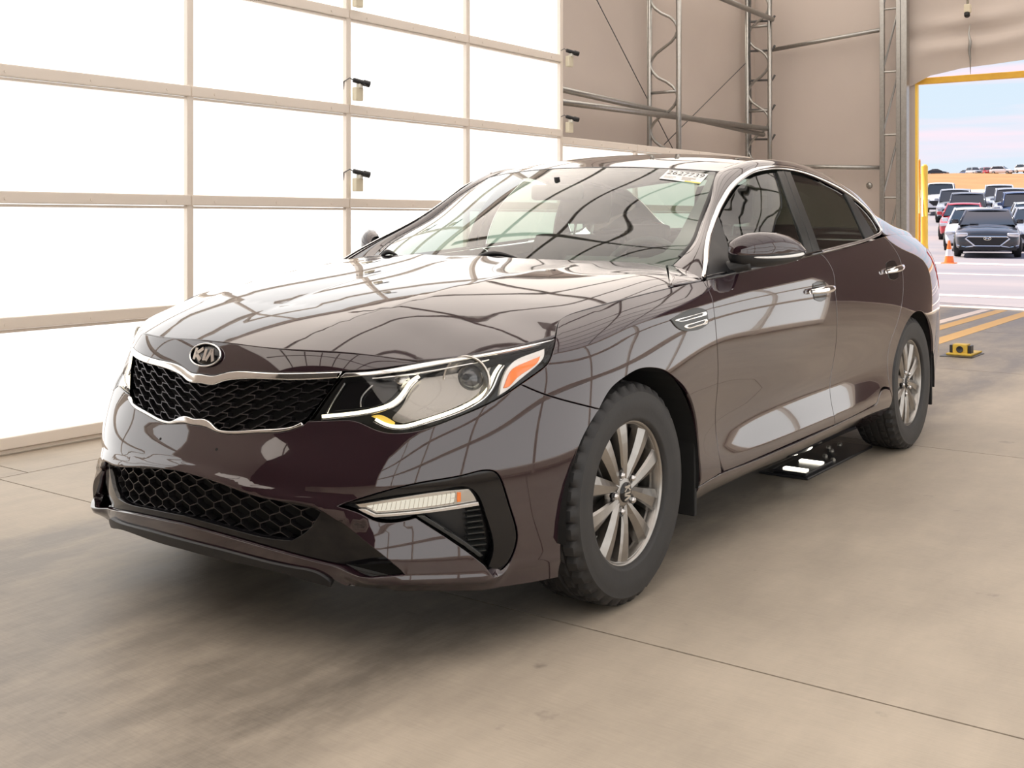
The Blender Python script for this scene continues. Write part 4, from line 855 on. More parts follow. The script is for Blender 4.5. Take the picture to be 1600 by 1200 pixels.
def strip_grid(A, B, bulge, rows=5):
    """loft between two rails with an outward bulge"""
    n = len(A); P = np.zeros((n, rows, 3)); T = np.gradient(A, axis=0); 
    for i in range(n):
        d = B[i] - A[i]; nn = np.cross(T[i], d); nn /= np.linalg.norm(nn)
        if nn[1] < 0 and nn[2] < 0 or nn @ np.array([0, .6, .8]) < 0: nn = -nn
        b = bulge if np.isscalar(bulge) else bulge[i]
        for k in range(rows): f = k / (rows - 1); P[i, k] = A[i] + d * f + nn * b * 4 * f * (1 - f)
    return P
class Neg:
    """surface given for +y, used on the driver side"""
    def __init__(s, S): s.S = S
    def __call__(s, a, b): return s.S(a, b) * [1, -1, 1]
    def normal(s, a, b):
        n = s.S.normal(a, b) * [1, -1, 1]; return n * np.sign(n[:, 2])[:, None]
RAIL = Neg(Surf(strip_grid(OUT, IN, [.004,.006,.007,.009,.012,.018,.020,.02,.022,.028,.033,.036,.036,.030,.022,.015])))
ks, kt = RAIL.S.ks, RAIL.S.kt
panel('side_frame', RAIL, loop([(ks[0], 0), (ks[-1], 0)], [(ks[-1], 0), (ks[-1], kt[-1])], [(ks[-1], kt[-1]), (ks[0], kt[-1])], [(ks[0], kt[-1]), (ks[0], 0)], res=.02), 'paint', car, step=.03, gap=.001)
# cowl side between bonnet, pillar foot and wing
pc = np.array([(.311, .863, .938), (.42, .868, .945), (.53, .876, .951)]); pd = np.array([(x, w, HOOD.z([x], [w])[0]) for x, w in ((.325, .853), (.46, .779))] + [(.594, .704, .995)])
COWL = Neg(Surf(np.stack([pc, (pc + pd) / 2 + [0, .002, .006], pd], 1)))
panel('cowl_corner', COWL, loop([(0, 0), (COWL.S.ks[-1], 0)], [(COWL.S.ks[-1], 0), (COWL.S.ks[-1], COWL.S.kt[-1])], [(COWL.S.ks[-1], COWL.S.kt[-1]), (0, COWL.S.kt[-1])], [(0, COWL.S.kt[-1]), (0, 0)]), 'paint', car, step=.02, gap=.001)
# roof
ROOFPTS = [(1.10,0,1.376),(1.25,0,1.412),(1.5,0,1.446),(1.8,0,1.463),(2.1,0,1.460),(2.4,0,1.438),(2.62,0,1.405),(1.14,.3,1.372),(1.5,.3,1.436),(1.8,.3,1.451),(2.1,.3,1.446),(2.4,.3,1.42)] + [tuple(p) for p in IN[4:10]]
ROOF = Plate(ROOFPTS)
hdr = [(1.10, 0), (1.135, .3), (1.25, .588)]; rhdr = [(2.62, 0), (2.56, .3), (2.42, .58)]
panel('roof', ROOF, mirror_join([np.array(hdr), IN[4:10, :2], np.array(rhdr[::-1])]), 'paint', car, mirror=False, step=.045)
# windscreen and rear window
def cross_grid(edge, cx, cz, fr=(0, .35, .7, 1.0), pw=2.2):
    e = np.asarray(edge, float); n = len(e); rows = []
    for i in range(n):
        r = []
        for f in [-q for q in fr[:0:-1]] + list(fr): g = abs(f)**pw; r.append((cx[i] + (e[i, 0] - cx[i]) * g, e[i, 1] * f, cz[i] + (e[i, 2] - cz[i]) * g))
        rows.append(r)
    return np.array(rows)
b_ = np.array([0, .18, .42, .70, 1.0]); wx = .235 + (1.10 - .235) * b_; wz = .980 + (1.376 - .980) * b_ + .10 * b_ * (1 - b_)
WS = Surf(cross_grid(IN[:5], wx, wz)); 
class Outw:
    def __init__(s, S, ref): s.S = S; s.ref = np.array(ref)
    def __call__(s, a, b): return s.S(a, b)
    def normal(s, a, b): n = s.S.normal(a, b); f = np.sign((n * (s.S(a, b) - s.ref)).sum(1)); return n * f[:, None]
WS = Outw(WS, (1.6, 0, .7)); wk, wt_ = WS.S.ks, WS.S.kt; x1 = wk[-1]; y1 = wt_[-1]
ws_out = loop([(.0, .0), (.0, y1)], [(.0, y1), (x1, y1)], [(x1, y1), (x1, 0)], [(x1, 0), (0, 0)], res=.02)
wscreen = panel('windshield', WS, ws_out, 'windscreen_glass', car, mirror=False, step=.03, flange=.004)
ins = loop([(.075, .11), (.05, y1 / 2), (.075, y1 - .11)], [(.075, y1 - .11), (.12, y1 - .075)], [(.12, y1 - .075), (x1 / 2, y1 - .055), (x1 - .07, y1 - .045)], [(x1 - .07, y1 - .045), (x1 - .035, y1 - .09)], [(x1 - .035, y1 - .09), (x1 - .025, y1 / 2), (x1 - .035, .09)], [(x1 - .035, .09), (x1 - .07, .045)], [(x1 - .07, .045), (x1 / 2, .055), (.12, .075)], [(.12, .075), (.075, .11)], res=.02)
glass('frit', (.10, .11, .105), 1.5)
o = panel('frit_band', WS, ws_out, 'pillar_black', wscreen, holes=[ins], mirror=False, step=.03, lift=-.009, flange=.0006, gap=0, edge=.0002)
trim('windshield_seal', WS, [(.07, .006), (.2, .004), (.5, .004), (x1 - .01, .006)], .008, -.002, 'trim_black', wscreen); trim('windshield_seal', WS, [(x1 - .004, .006), (x1 - .004, y1 / 2), (x1 - .004, y1 - .006)], .006, -.002, 'trim_black', wscreen, mirror=False)
# rear window and boot lid
re = IN[[9, 10, 12, 13]]; rw = Surf(cross_grid(re, [2.62, 2.85, 3.07, 3.28], [1.405, 1.315, 1.215, 1.112])); RW = Outw(rw, (1.8, 0, .8))
panel('rear_window', RW, loop([(0, 0), (0, rw.kt[-1])], [(0, rw.kt[-1]), (rw.ks[-1], rw.kt[-1])], [(rw.ks[-1], rw.kt[-1]), (rw.ks[-1], 0)], [(rw.ks[-1], 0), (0, 0)], res=.03), 'tinted_glass', car, mirror=False, step=.07, flange=.004)
BOOT = Plate([(3.28, 0, 1.11), (3.5, 0, 1.098), (3.7, 0, 1.075), (3.79, 0, 1.045), (3.15, .645, 1.103), (3.4, .66, 1.078), (3.68, .60, 1.05), (3.4, .35, 1.10), (3.65, .35, 1.072), (3.25, .35, 1.112), (3.76, .35, 1.045)])
panel('trunk_lid', BOOT, mirror_join([np.array([(3.285, 0), (3.255, .3), (3.15, .645)]), IN[13:, :2], np.array([(3.68, .60), (3.75, .35), (3.785, 0)])]), 'paint', car, mirror=False, step=.05)
# side panes: front, rear and quarter glass, black pillars, chrome surround
def zt(x): return float(np.interp(x, [a for a, b in dlo_top], [b for a, b in dlo_top]))
def zb(x): return float(np.interp(x, [a for a, b in dlo_bot[::-1]], [b for a, b in dlo_bot[::-1]]))
def top_between(x0, x1, d=.012, n=14): return [(x, zt(x) - d) for x in np.linspace(x0, x1, n)]
fg = loop(top_between(.962, 1.555, .016), [(1.555, 1.358), (1.468, 1.205), (1.442, 1.012)], [(1.442, zb(1.442) + .004), (1.1, zb(1.1) + .004), (.762, zb(.762) + .004)], [(.762, .975), (.865, 1.065), (.955, 1.150)])
panel('window_pane', SIDE, fg, 'tinted_glass', car, lift=-.006, flange=.004, gap=0, step=.06)
sail = loop([(.545, .957), (.655, 1.020), (.858, 1.120), (.950, 1.168)], [(.950, 1.160), (.913, 1.112), (.865, 1.063), (.760, .975)], [(.760, .972), (.64, .962), (.545, .957)])
panel('mirror_sail', SIDE, sail, 'trim_black', car, lift=.0, flange=.01, step=.03)
bpil = loop([(1.56, 1.360), (1.70, 1.362)], [(1.70, 1.362), (1.61, 1.21), (1.60, zb(1.60) + .003)], [(1.60, zb(1.6) + .003), (1.447, zb(1.447) + .003)], [(1.447, zb(1.447) + .003), (1.473, 1.205), (1.56, 1.360)])
seam = 1.52
panel('pillar_cover', SIDE, loop([(1.56, 1.360), (1.635, 1.363)], [(1.635, 1.363), (1.538, 1.21), (1.522, zb(1.522) + .003)], [(1.522, zb(1.52) + .003), (1.447, zb(1.447) + .003)], [(1.447, zb(1.447) + .003), (1.473, 1.205), (1.56, 1.360)]), 'pillar_black', car, lift=.001, flange=.01, step=.03)
panel('pillar_cover', SIDE, loop([(1.638, 1.363), (1.70, 1.362)], [(1.70, 1.362), (1.61, 1.21), (1.60, zb(1.60) + .003)], [(1.60, zb(1.6) + .003), (1.526, zb(1.526) + .003)], [(1.526, zb(1.526) + .003), (1.542, 1.21), (1.638, 1.363)]), 'pillar_black', car, lift=.001, flange=.01, step=.03)
rg = loop(top_between(1.705, 2.165, .02), [(2.165, 1.276), (2.17, 1.19), (2.20, 1.068)], [(2.20, zb(2.2) + .004), (1.9, zb(1.9) + .004), (1.604, zb(1.604) + .004)], [(1.604, 1.03), (1.614, 1.21), (1.705, 1.352)])
panel('window_pane', SIDE, rg, 'tinted_glass', car, lift=-.006, flange=.004, gap=0, step=.06)
panel('pillar_cover', SIDE, loop([(2.17, 1.276), (2.235, 1.258)], [(2.235, 1.256), (2.285, 1.17), (2.365, 1.085)], [(2.365, zb(2.365) + .006), (2.205, zb(2.205) + .004)], [(2.205, 1.068), (2.175, 1.19), (2.17, 1.276)]), 'pillar_black', car, lift=.001, flange=.01, step=.03)
panel('quarter_glass', SIDE, loop([(2.24, 1.256), (2.36, 1.203), (2.45, 1.143), (2.478, 1.104)], [(2.478, 1.104), (2.43, 1.092), (2.37, 1.086)], [(2.37, 1.086), (2.29, 1.17), (2.24, 1.256)]), 'tinted_glass', car, lift=-.004, flange=.004, gap=0, step=.05)
trim('window_chrome', SIDE, dlo_top, .0105, .004, 'chrome', car)
trim('window_chrome', SIDE, [(2.495, 1.104), (2.47, 1.092), (2.423, 1.083), (2.284, 1.068), (1.99, 1.044), (1.605, 1.019)], .007, .004, 'satin_chrome', car)
trim('window_seal', SIDE, dlo_bot[3:], .009, .002, 'gloss_black', car)
# ---------------------------------------------------------------- door mirrors
def mirror_body(sg):
    # rings across the width, front (painted shell) and lower (black) halves
    W = np.array([.865, .885, .915, .95, .985, 1.015, 1.04, 1.052]); top = np.array([.044, .058, .070, .074, .070, .057, .034, .009]); lowz = np.array([.034, .046, .053, .053, .048, .039, .026, .008]); fr = np.array([.045, .060, .075, .080, .075, .060, .036, .010]); cxm = np.array([.79, .80, .82, .85, .885, .93, .975, 1.0]); V = []; n = 20; F = []
    for w, tp, lw, f, c in zip(W, top, lowz, fr, cxm):
        for k in range(n):
            a = 2 * math.pi * k / n; ca, sa = math.cos(a), math.sin(a); x = c + (f * .35 if ca > 0 else f) * math.copysign(abs(ca)**.8, ca); z = 1.035 + (tp if sa > 0 else lw) * math.copysign(abs(sa)**.85, sa); V.append((x, -w * sg, z))
    V = np.array(V)
    def part(name, ks_, m, grow=0):
        idx = []; F = []
        for i in range(len(W) - 1):
            for k in ks_: F.append((i*n+k, (i+1)*n+k, (i+1)*n+(k+1)%n, i*n+(k+1)%n))
        for e_ in (0, len(W) - 1):
            ring_ = [e_*n+k for k in range(n)]
            if name == 'mirror': F.append(ring_ if e_ else ring_[::-1])
        return F
    F = part('mirror', range(n), 'paint'); F = F if sg > 0 else [f[::-1] for f in F]
    mo = obj('door_mirror', V, F, 'trim_black', car, smooth=True)
    c0 = V.mean(0); Vp = V.copy(); Fp = []
    for i in range(len(W)):
        for k in range(n):
            if V[i*n+k][2] > 1.012: Vp[i*n+k] = V[i*n+k] + (V[i*n+k] - [V[i*n:(i+1)*n, 0].mean(), V[i*n+k][1], 1.035]) * .03 + (0, -.002 * sg, 0)
    for i in range(len(W) - 1):
        for k in range(n):
            if 0 <= k < 10: Fp.append((i*n+k, (i+1)*n+k, (i+1)*n+(k+1)%n, i*n+(k+1)%n))
    ring_ = [(len(W)-1)*n+k for k in range(0, 11)]; Fp.append(ring_)
    # lip of the painted cap reaches a little below the middle
    for i in range(len(W) - 1):
        for k in (10,): Fp.append((i*n+k, (i+1)*n+k, (i+1)*n+k+1, i*n+k+1))
    for i in range(len(W)):
        for k in (11,): Vp[i*n+k] = V[i*n+k] + (-.003, 0, .012)
    Fp = Fp if sg > 0 else [f[::-1] for f in Fp]; obj('mirror_cap', Vp, Fp, 'paint', mo, smooth=True)
    q = [(.768, .955, 1.021), (.808, .985, 1.020), (.868, 1.012, 1.021), (.925, 1.035, 1.024), (.985, 1.050, 1.030)]
    P = Curve(np.array([(a, -b * sg, c) for a, b, c in q]))(np.linspace(0, 1, 22)); Geo().tube(P, [.001] + list(np.linspace(.003, .0065, 20)) + [.005], 8).build('turn_lamp', 'sticker_white', mo, smooth=True)
    g = Geo(); g.tube(Curve(np.array([(.765, -.835 * sg, .972), (.775, -.875 * sg, .985), (.80, -.92 * sg, 1.0)]))(np.linspace(0, 1, 8)), [.040, .032, .027, .025, .025, .025, .027, .030], 12); g.build('mirror_arm', 'trim_black', mo, smooth=True)
    Geo().add([(.858, -.89 * sg, .995), (.985, -1.03 * sg, 1.005), (.985, -1.03 * sg, 1.065), (.858, -.89 * sg, 1.09)], [(0, 1, 2, 3)]).build('mirror_glass', 'chrome', mo)
mirror_body(1); mirror_body(-1)
# ---------------------------------------------------------------- wheels
def build_wheel():
    """wheel about the origin, outer face towards -y"""
    R, hw = .333, .108
    prof = [(.212, .078), (.216, .092), (.222, .0985), (.226, .1005), (.230, .1005), (.255, .1065), (.285, .108), (.300, .106), (.303, .1065), (.307, .1035), (.3135, .099), (.3265, .090), (.3305, .078), (.3315, .062), (.332, .061), (.3245, .058), (.3245, .050), (.332, .047), (.3325, .026), (.3255, .023), (.3255, .015), (.3328, .012), (.3328, 0)]
    prof = prof + [(r, -h) for r, h in prof[::-1][1:]]; n = 156; V = []; m = len(prof)
    for r, h in prof:
        for k in range(n):
            a = 2 * math.pi * k / n; rr = r
            if r > .312 and abs(h) > .0605 and k % 4 == 0: rr = r - (.012 if abs(h) < .095 else .007)
            if r > .331 and .025 < abs(h) < .05 and (k + 2) % 4 == 0: rr = r - .008
            V.append((rr * math.cos(a), -h, rr * math.sin(a)))
    F = [(i*n+k, i*n+(k+1)%n, (i+1)*n+(k+1)%n, (i+1)*n+k) for i in range(m - 1) for k in range(n)]
    w = obj('wheel', *_barrel(), 'alloy', car, smooth=True); w.data.set_sharp_from_angle(angle=math.radians(40))
    def kid(o): o.parent = w; ORIGIN[o.name] = np.zeros(3); return o
    o = obj('tyre', V, F, 'rubber', None, smooth=True); o.data.set_sharp_from_angle(angle=math.radians(35)); kid(o)
    # rim flange
    g = Geo(); g.lathe([(.196, .050), (.207, .078), (.209, .084), (.217, .088), (.219, .084), (.214, .07)], (0, 0, 0), (0, -1, 0), 72); kid(g.build('rim_flange', 'alloy', smooth=True))
    for k in range(5):
        for sd in (-1, 1):
            th = math.radians(37 + 72 * k); g = Geo(); rows = []
            er = np.array([math.cos(th), 0, math.sin(th)]); et = np.array([-math.sin(th), 0, math.cos(th)]) * sd
            pa = er * .034 + et * .018; a1 = math.radians(16); pb = er * .208 * math.cos(a1) + et * .208 * math.sin(a1); dl = (pb - pa) / np.linalg.norm(pb - pa); tg = et - dl * (et @ dl); tg /= np.linalg.norm(tg)
            for f in np.linspace(0, 1, 7):
                c = pa + (pb - pa) * f + np.array([0, -(.074 + .008 * math.sin(f * math.pi * .8)), 0]); ho = .013 + .024 * f; hi_ = .011 + .021 * f; dp = .030 + .014 * (1 - f)
                rows.append([c + tg * ho * 1.12 + (0, dp, 0), c + tg * ho + (0, .012, 0), c + tg * ho * .25, c - tg * hi_ * .78 + (0, .003, 0), c - tg * hi_ + (0, .010, 0), c - tg * hi_ * 1.12 + (0, dp, 0)])
            V2 = [p for r_ in rows for p in r_]; c6 = 6; F2 = [(i*c6+j, i*c6+j+1, (i+1)*c6+j+1, (i+1)*c6+j) for i in range(6) for j in range(5)]
            if sd > 0: F2 = [f[::-1] for f in F2]
            o = obj('spoke', V2, F2, 'alloy', None); kid(o)
    g = Geo(); g.lathe([(.070, .045), (.066, .060), (.052, .068), (.036, .0755), (.0, .0755)], (0, 0, 0), (0, -1, 0), 40); kid(g.build('hub', 'alloy', smooth=True))
    for k in range(5):
        th = math.radians(37 + 72 * k); c = np.array([math.cos(th) * .057, 0, math.sin(th) * .057]); g = Geo(); g.lathe([(.017, .0705), (.017, .073), (.0155, .0735), (.0145, .066), (0, .066)], c, (0, -1, 0), 18); kid(g.build('lug_socket', 'gloss_black', smooth=True))
        g = Geo(); g.lathe([(.0105, .06), (.0105, .078), (.007, .083), (0, .084)], c, (0, -1, 0), 6); kid(g.build('lug_nut', 'satin_chrome'))
    bd = oval_badge((0, -.078, 0), (0, -1, 0), (0, 0, 1), .031, .031, None, letter='lamp_silver', rot=-math.pi / 2, rim=False, name='hub_cap')
    for ch in list(bd.children): ch.parent = w
    kid(bd)
    g = Geo(); g.lathe([(.14, .0), (.14, .014), (.06, .014), (.055, .03), (0, .03)], (0, -.0, 0), (0, -1, 0), 40); kid(g.build('brake_disc', 'brake_iron', smooth=True))
    g = Geo(); g.cbox(.07, .155, -.035, .015, -.07, .07, .012); kid(g.build('brake_caliper', 'brake_iron'))
    return w
def _barrel():
    g = Geo(); g.lathe([(.214, .08), (.205, .076), (.199, .06), (.192, .02), (.192, -.07), (.207, -.085), (.21, -.09)], (0, 0, 0), (0, -1, 0), 72); return np.concatenate(g.V) + [0, 0, 0], g.F
ORIGIN['zero'] = np.zeros(3)
_keep = ORIGIN[car.name]; ORIGIN[car.name] = np.zeros(3); wh = build_wheel(); ORIGIN[car.name] = _keep
for k, (x, sg, spin) in enumerate(((0, 1, 0), (2.805, 1, -4), (0, -1, 10), (2.805, -1, 25))):
    w_ = wh if k == 0 else copy_tree(wh, car); w_.location = (x - 1.4, -.803 * sg, .333); w_.rotation_euler = (0, math.radians(spin), 0 if sg > 0 else math.pi)
    w_['label'] = ['wheel under the driver-side front wing', 'wheel under the driver-side rear quarter', 'passenger-side front wheel', 'passenger-side rear wheel'][k]
for x, R_ in ((.035, .402), (2.805, .402)):
    for sg in (1, -1):
        V = []; F = []; an = np.linspace(math.radians(-8), math.radians(188), 26); ww = (.905, .88, .62, .60)
        for i, a in enumerate(an):
            for j, w_ in enumerate(ww): r = R_ if j < 3 else .22; V.append((x + r * math.cos(a), -w_ * sg, .318 + r * .985 * math.sin(a)))
        for i in range(25):
            for j in range(3): F.append((i*4+j, (i+1)*4+j, (i+1)*4+j+1, i*4+j+1))
        obj('arch_liner', V, F, 'matte_black', car, smooth=False)
for sg in (1, -1):
    for x in (.425, 3.185): Geo().cbox(x, x + .018, -.895 if sg > 0 else .66, -.66 if sg > 0 else .895, .17, .46, .004).build('mud_flap', 'matte_black', car)
# ---------------------------------------------------------------- cabin inside
def seat(x, y, w, sg_):
    M = rotm('Y', math.radians(16), (x + .28, y, .52)); st = Geo().cbox(-.07, .06, -w/2, w/2, -.02, .58, .05, M).build('seat', 'seat_cloth', car, smooth=True)
    Geo().cbox(x - .28, x + .27, y - w/2, y + w/2, .40, .55, .05).build('cushion', 'seat_cloth', st, smooth=True)
    M2 = rotm('Y', math.radians(12), (x + .45, y, 1.09)); Geo().cbox(-.055, .05, -.135, .135, .045, .225, .045, M2).build('headrest', 'seat_cloth', st, smooth=True)
    for d in (-.05, .05): Geo().tube([(x + .44, y + d, 1.05), (x + .47, y + d, 1.16)], .007, 8).build('headrest_rod', 'satin_chrome', st)
for y in (-.37, .37): seat(1.28, y, .50, 1)
rs = Geo().cbox(2.30, 2.48, -.62, .62, .52, 1.02, .06).build('rear_seat', 'seat_cloth', car, smooth=True); Geo().cbox(1.95, 2.35, -.62, .62, .40, .58, .06).build('cushion', 'seat_cloth', rs, smooth=True)
for y in (-.38, 0, .38): Geo().cbox(2.36, 2.46, y - .12, y + .12, 1.0, 1.13, .035).build('headrest', 'seat_cloth', rs, smooth=True)
Geo().cbox(2.44, 3.25, -.60, .60, .96, .99, .01).build('parcel_shelf', 'dash_plastic', car)
d_ = Geo(); d_.prism([(.28, .60), (.27, .955), (.40, .975), (.62, .975), (.78, .955), (.86, .90), (.84, .78), (.70, .60)], 'y', -.70, .70); dash = d_.build('dashboard', 'dash_plastic', car)
Geo().prism([(.64, .97), (.70, 1.015), (.84, 1.01), (.88, .95), (.80, .93)], 'y', -.53, -.21).build('instrument_hood', 'dash_plastic', dash)
Geo().tube([(1.0 + .066 * math.sin(a) * 1.0, -.37 + .185 * math.cos(a), .90 + .172 * math.sin(a)) for a in np.linspace(0, 2 * math.pi, 36, endpoint=False)], .016, 10, closed=True).build('steering_wheel', 'dash_plastic', car, smooth=True)
rm = Geo().cbox(.93, .965, -.125, .125, 1.235, 1.30, .016, None).build('inside_mirror', 'dash_plastic', car, smooth=True); Geo().tube([(.95, 0, 1.29), (.945, 0, 1.33)], .012, 8).build('mirror_stalk', 'dash_plastic', rm)
Geo().box(.3, 3.3, -.72, .72, .28, .30).build('cabin_floor', 'dash_plastic', car)
hl_ = Plate([(a, b, c - .022) for a, b, c in ROOFPTS]); panel('headliner', hl_, mirror_join([np.array(hdr) + [.02, 0], IN[4:10, :2], np.array(rhdr[::-1])]), 'seat_cloth_light', car, mirror=False, step=.12)
def wiper(p, q, r):
    w = Geo(); w.tube(Curve(np.array([p, q, r]))(np.linspace(0, 1, 12)), [.006, .008, .009, .010, .010, .010, .009, .008, .007, .006, .005, .004], 8); return w.build('wiper_arm', 'trim_black', car, smooth=True)
wiper((.285, -.09, 1.016), (.288, -.17, 1.032), (.300, -.26, 1.016)); wiper((.335, .42, 1.014), (.33, .385, 1.027), (.335, .34, 1.014))
# auction sticker inside the top driver-side corner of the windscreen
SQ = np.array([(.8398, .2555), (.8171, .0462), (.7068, .0676), (.7391, .264)])   # corners on the glass: top left, top right, bottom right, bottom left
def sq(u, v, lift):
    u = np.ravel(u); v = np.ravel(v); q = (SQ[3] * (1 - u)[:, None] + SQ[2] * u[:, None]) * (1 - v)[:, None] + (SQ[0] * (1 - u)[:, None] + SQ[1] * u[:, None]) * v[:, None]
    return WS(q[:, 0], q[:, 1]) + WS.normal(q[:, 0], q[:, 1]) * lift
def sq_patch(name, u0, u1, v0, v1, lift, m, parent):
    U, Vv = np.meshgrid(np.linspace(u0, u1, 9), np.linspace(v0, v1, 5), indexing='ij'); P = sq(U, Vv, lift); F = [(i*5+k, (i+1)*5+k, (i+1)*5+k+1, i*5+k+1) for i in range(8) for k in range(4)]; return obj(name, P, F, m, parent, smooth=True)
stk = sq_patch('auction_sticker', 0, 1, 0, 1, .0030, 'sticker_white', wscreen)
def text_mesh(body):
    cu = bpy.data.curves.new('digits', 'FONT'); cu.body = body; cu.size = 1; cu.resolution_u = 4; to = bpy.data.objects.new('digits', cu); COL.objects.link(to); dg = bpy.context.evaluated_depsgraph_get(); me = to.evaluated_get(dg).to_mesh()
    V = np.array([v.co[:2] for v in me.vertices]); F = [list(p.vertices) for p in me.polygons]; to.evaluated_get(dg).to_mesh_clear(); bpy.data.objects.remove(to); bpy.data.curves.remove(cu); return V, F
tv, tf = text_mesh('2627739'); tv = (tv - tv.min(0)) / (tv.max(0) - tv.min(0))
obj('sticker_digits', sq(.05 + .90 * tv[:, 0], .55 + .38 * tv[:, 1], .0036), tf, 'ink', wscreen)
for (u0, u1, v0, v1) in ((.06, .34, .30, .36), (.06, .30, .18, .22), (.48, .82, .30, .44), (.50, .74, .16, .26)): sq_patch('sticker_line', u0, u1, v0, v1, .0036, 'lamp_grey', wscreen)
sq_patch('sticker_band', .62, 1.0, .0, .10, .0036, 'sticker_yellow', wscreen)
# ================================================================ FLOOR DEVICES, CONE, PARKED CARS
mat('device_black', (.02, .02, .022), .35); emitter('led_white', (1.0, .93, .78), 6.0); mat('cone_orange', (.95, .22, .04), .5); mat('cone_white', (.85, .82, .80), .5); mat('device_yellow', (.62, .42, .06), .45); mat('dull_metal', (.45, .43, .38), .4, .8)
t = thing('floor_scanner', 'flat black floor scanner with two lit LED bars beside the car', 'scanner', (2.3, -.62, 0))
Geo().cbox(1.84, 2.72, -.735, -.505, .0, .012, .004).build('base_plate', 'device_black', t); Geo().cbox(1.86, 2.20, -.72, -.56, .012, .026, .004).build('cover', 'device_black', t)
for x in (1.885, 2.075): Geo().cbox(x, x + .035, -.71, -.60, .026, .034, .003).build('led_bar', 'led_white', t)
for x, y in ((2.25, -.70), (2.31, -.64), (2.45, -.62), (2.52, -.58), (2.62, -.60)): Geo().lathe([(.012, .012), (.012, .02), (.006, .026), (0, .026)], (x, y, 0), (0, 0, 1), 10).build('bolt', 'dull_metal', t)
t = thing('floor_camera', 'yellow floor camera box on a black mat near the tent mouth', 'camera', (7.0, -.09, 0))
Geo().add([(6.81, .04, .0), (6.84, -.215, .0), (7.22, -.22, .0), (7.42, .03, .0), (6.81, .04, .006), (6.84, -.215, .006), (7.22, -.22, .006), (7.42, .03, .006)], [(4,7,6,5),(0,1,5,4),(1,2,6,5),(2,3,7,6),(3,0,4,7)]).build('mat', 'device_black', t)
Geo().cbox(6.98, 7.09, -.14, -.02, .006, .095, .008).build('housing', 'device_yellow', t); Geo().cbox(6.93, 7.28, -.19, .02, .006, .02, .004).build('ramp', 'device_yellow', t)
Geo().lathe([(.0, .004), (.024, .004), (.028, .008), (.028, -.002)], (6.98, -.08, .052), (-1, 0, 0), 20).build('lens', 'device_black', t, smooth=True)
for y in (-.155, -.005): Geo().cbox(6.99, 7.08, y - .012, y + .012, .006, .085, .004).build('cheek', 'device_black', t)
def cone(x, y):
    z = ground_z(x); b = thing('traffic_cone', 'orange traffic cone with a pale band standing before the parked cars', 'cone', (x, y, z))
    Geo().cbox(x - .17, x + .17, y - .17, y + .17, z, z + .03, .01).build('base', 'cone_orange', b)
    Geo().lathe([(.125, .03), (.095, .20)], (x, y, z), (0, 0, 1), 20).build('lower_body', 'cone_orange', b, smooth=True); Geo().lathe([(.096, .20), (.064, .38)], (x, y, z), (0, 0, 1), 20).build('pale_band', 'cone_white', b, smooth=True); Geo().lathe([(.063, .38), (.026, .60), (.022, .61), (0, .61)], (x, y, z), (0, 0, 1), 20).build('upper_body', 'cone_orange', b, smooth=True)
cone(27.5, 5.37)
for nm, col in (('lot_black', (.014, .016, .022)), ('lot_white', (.80, .82, .85)), ('lot_red', (.55, .02, .03)), ('lot_grey', (.10, .11, .13)), ('lot_silver', (.42, .45, .50)), ('lot_blue', (.06, .10, .22)), ('lot_pale', (.55, .60, .66))): mat(nm, col, .25, .2 if nm != 'lot_white' else 0., coat=1.0)
mat('lot_glass', (.02, .025, .03), .06, coat=1.0); mat('lot_lamp', (.75, .76, .78), .12, .6, coat=1.0); mat('lot_tyre', (.02, .02, .02), .7)
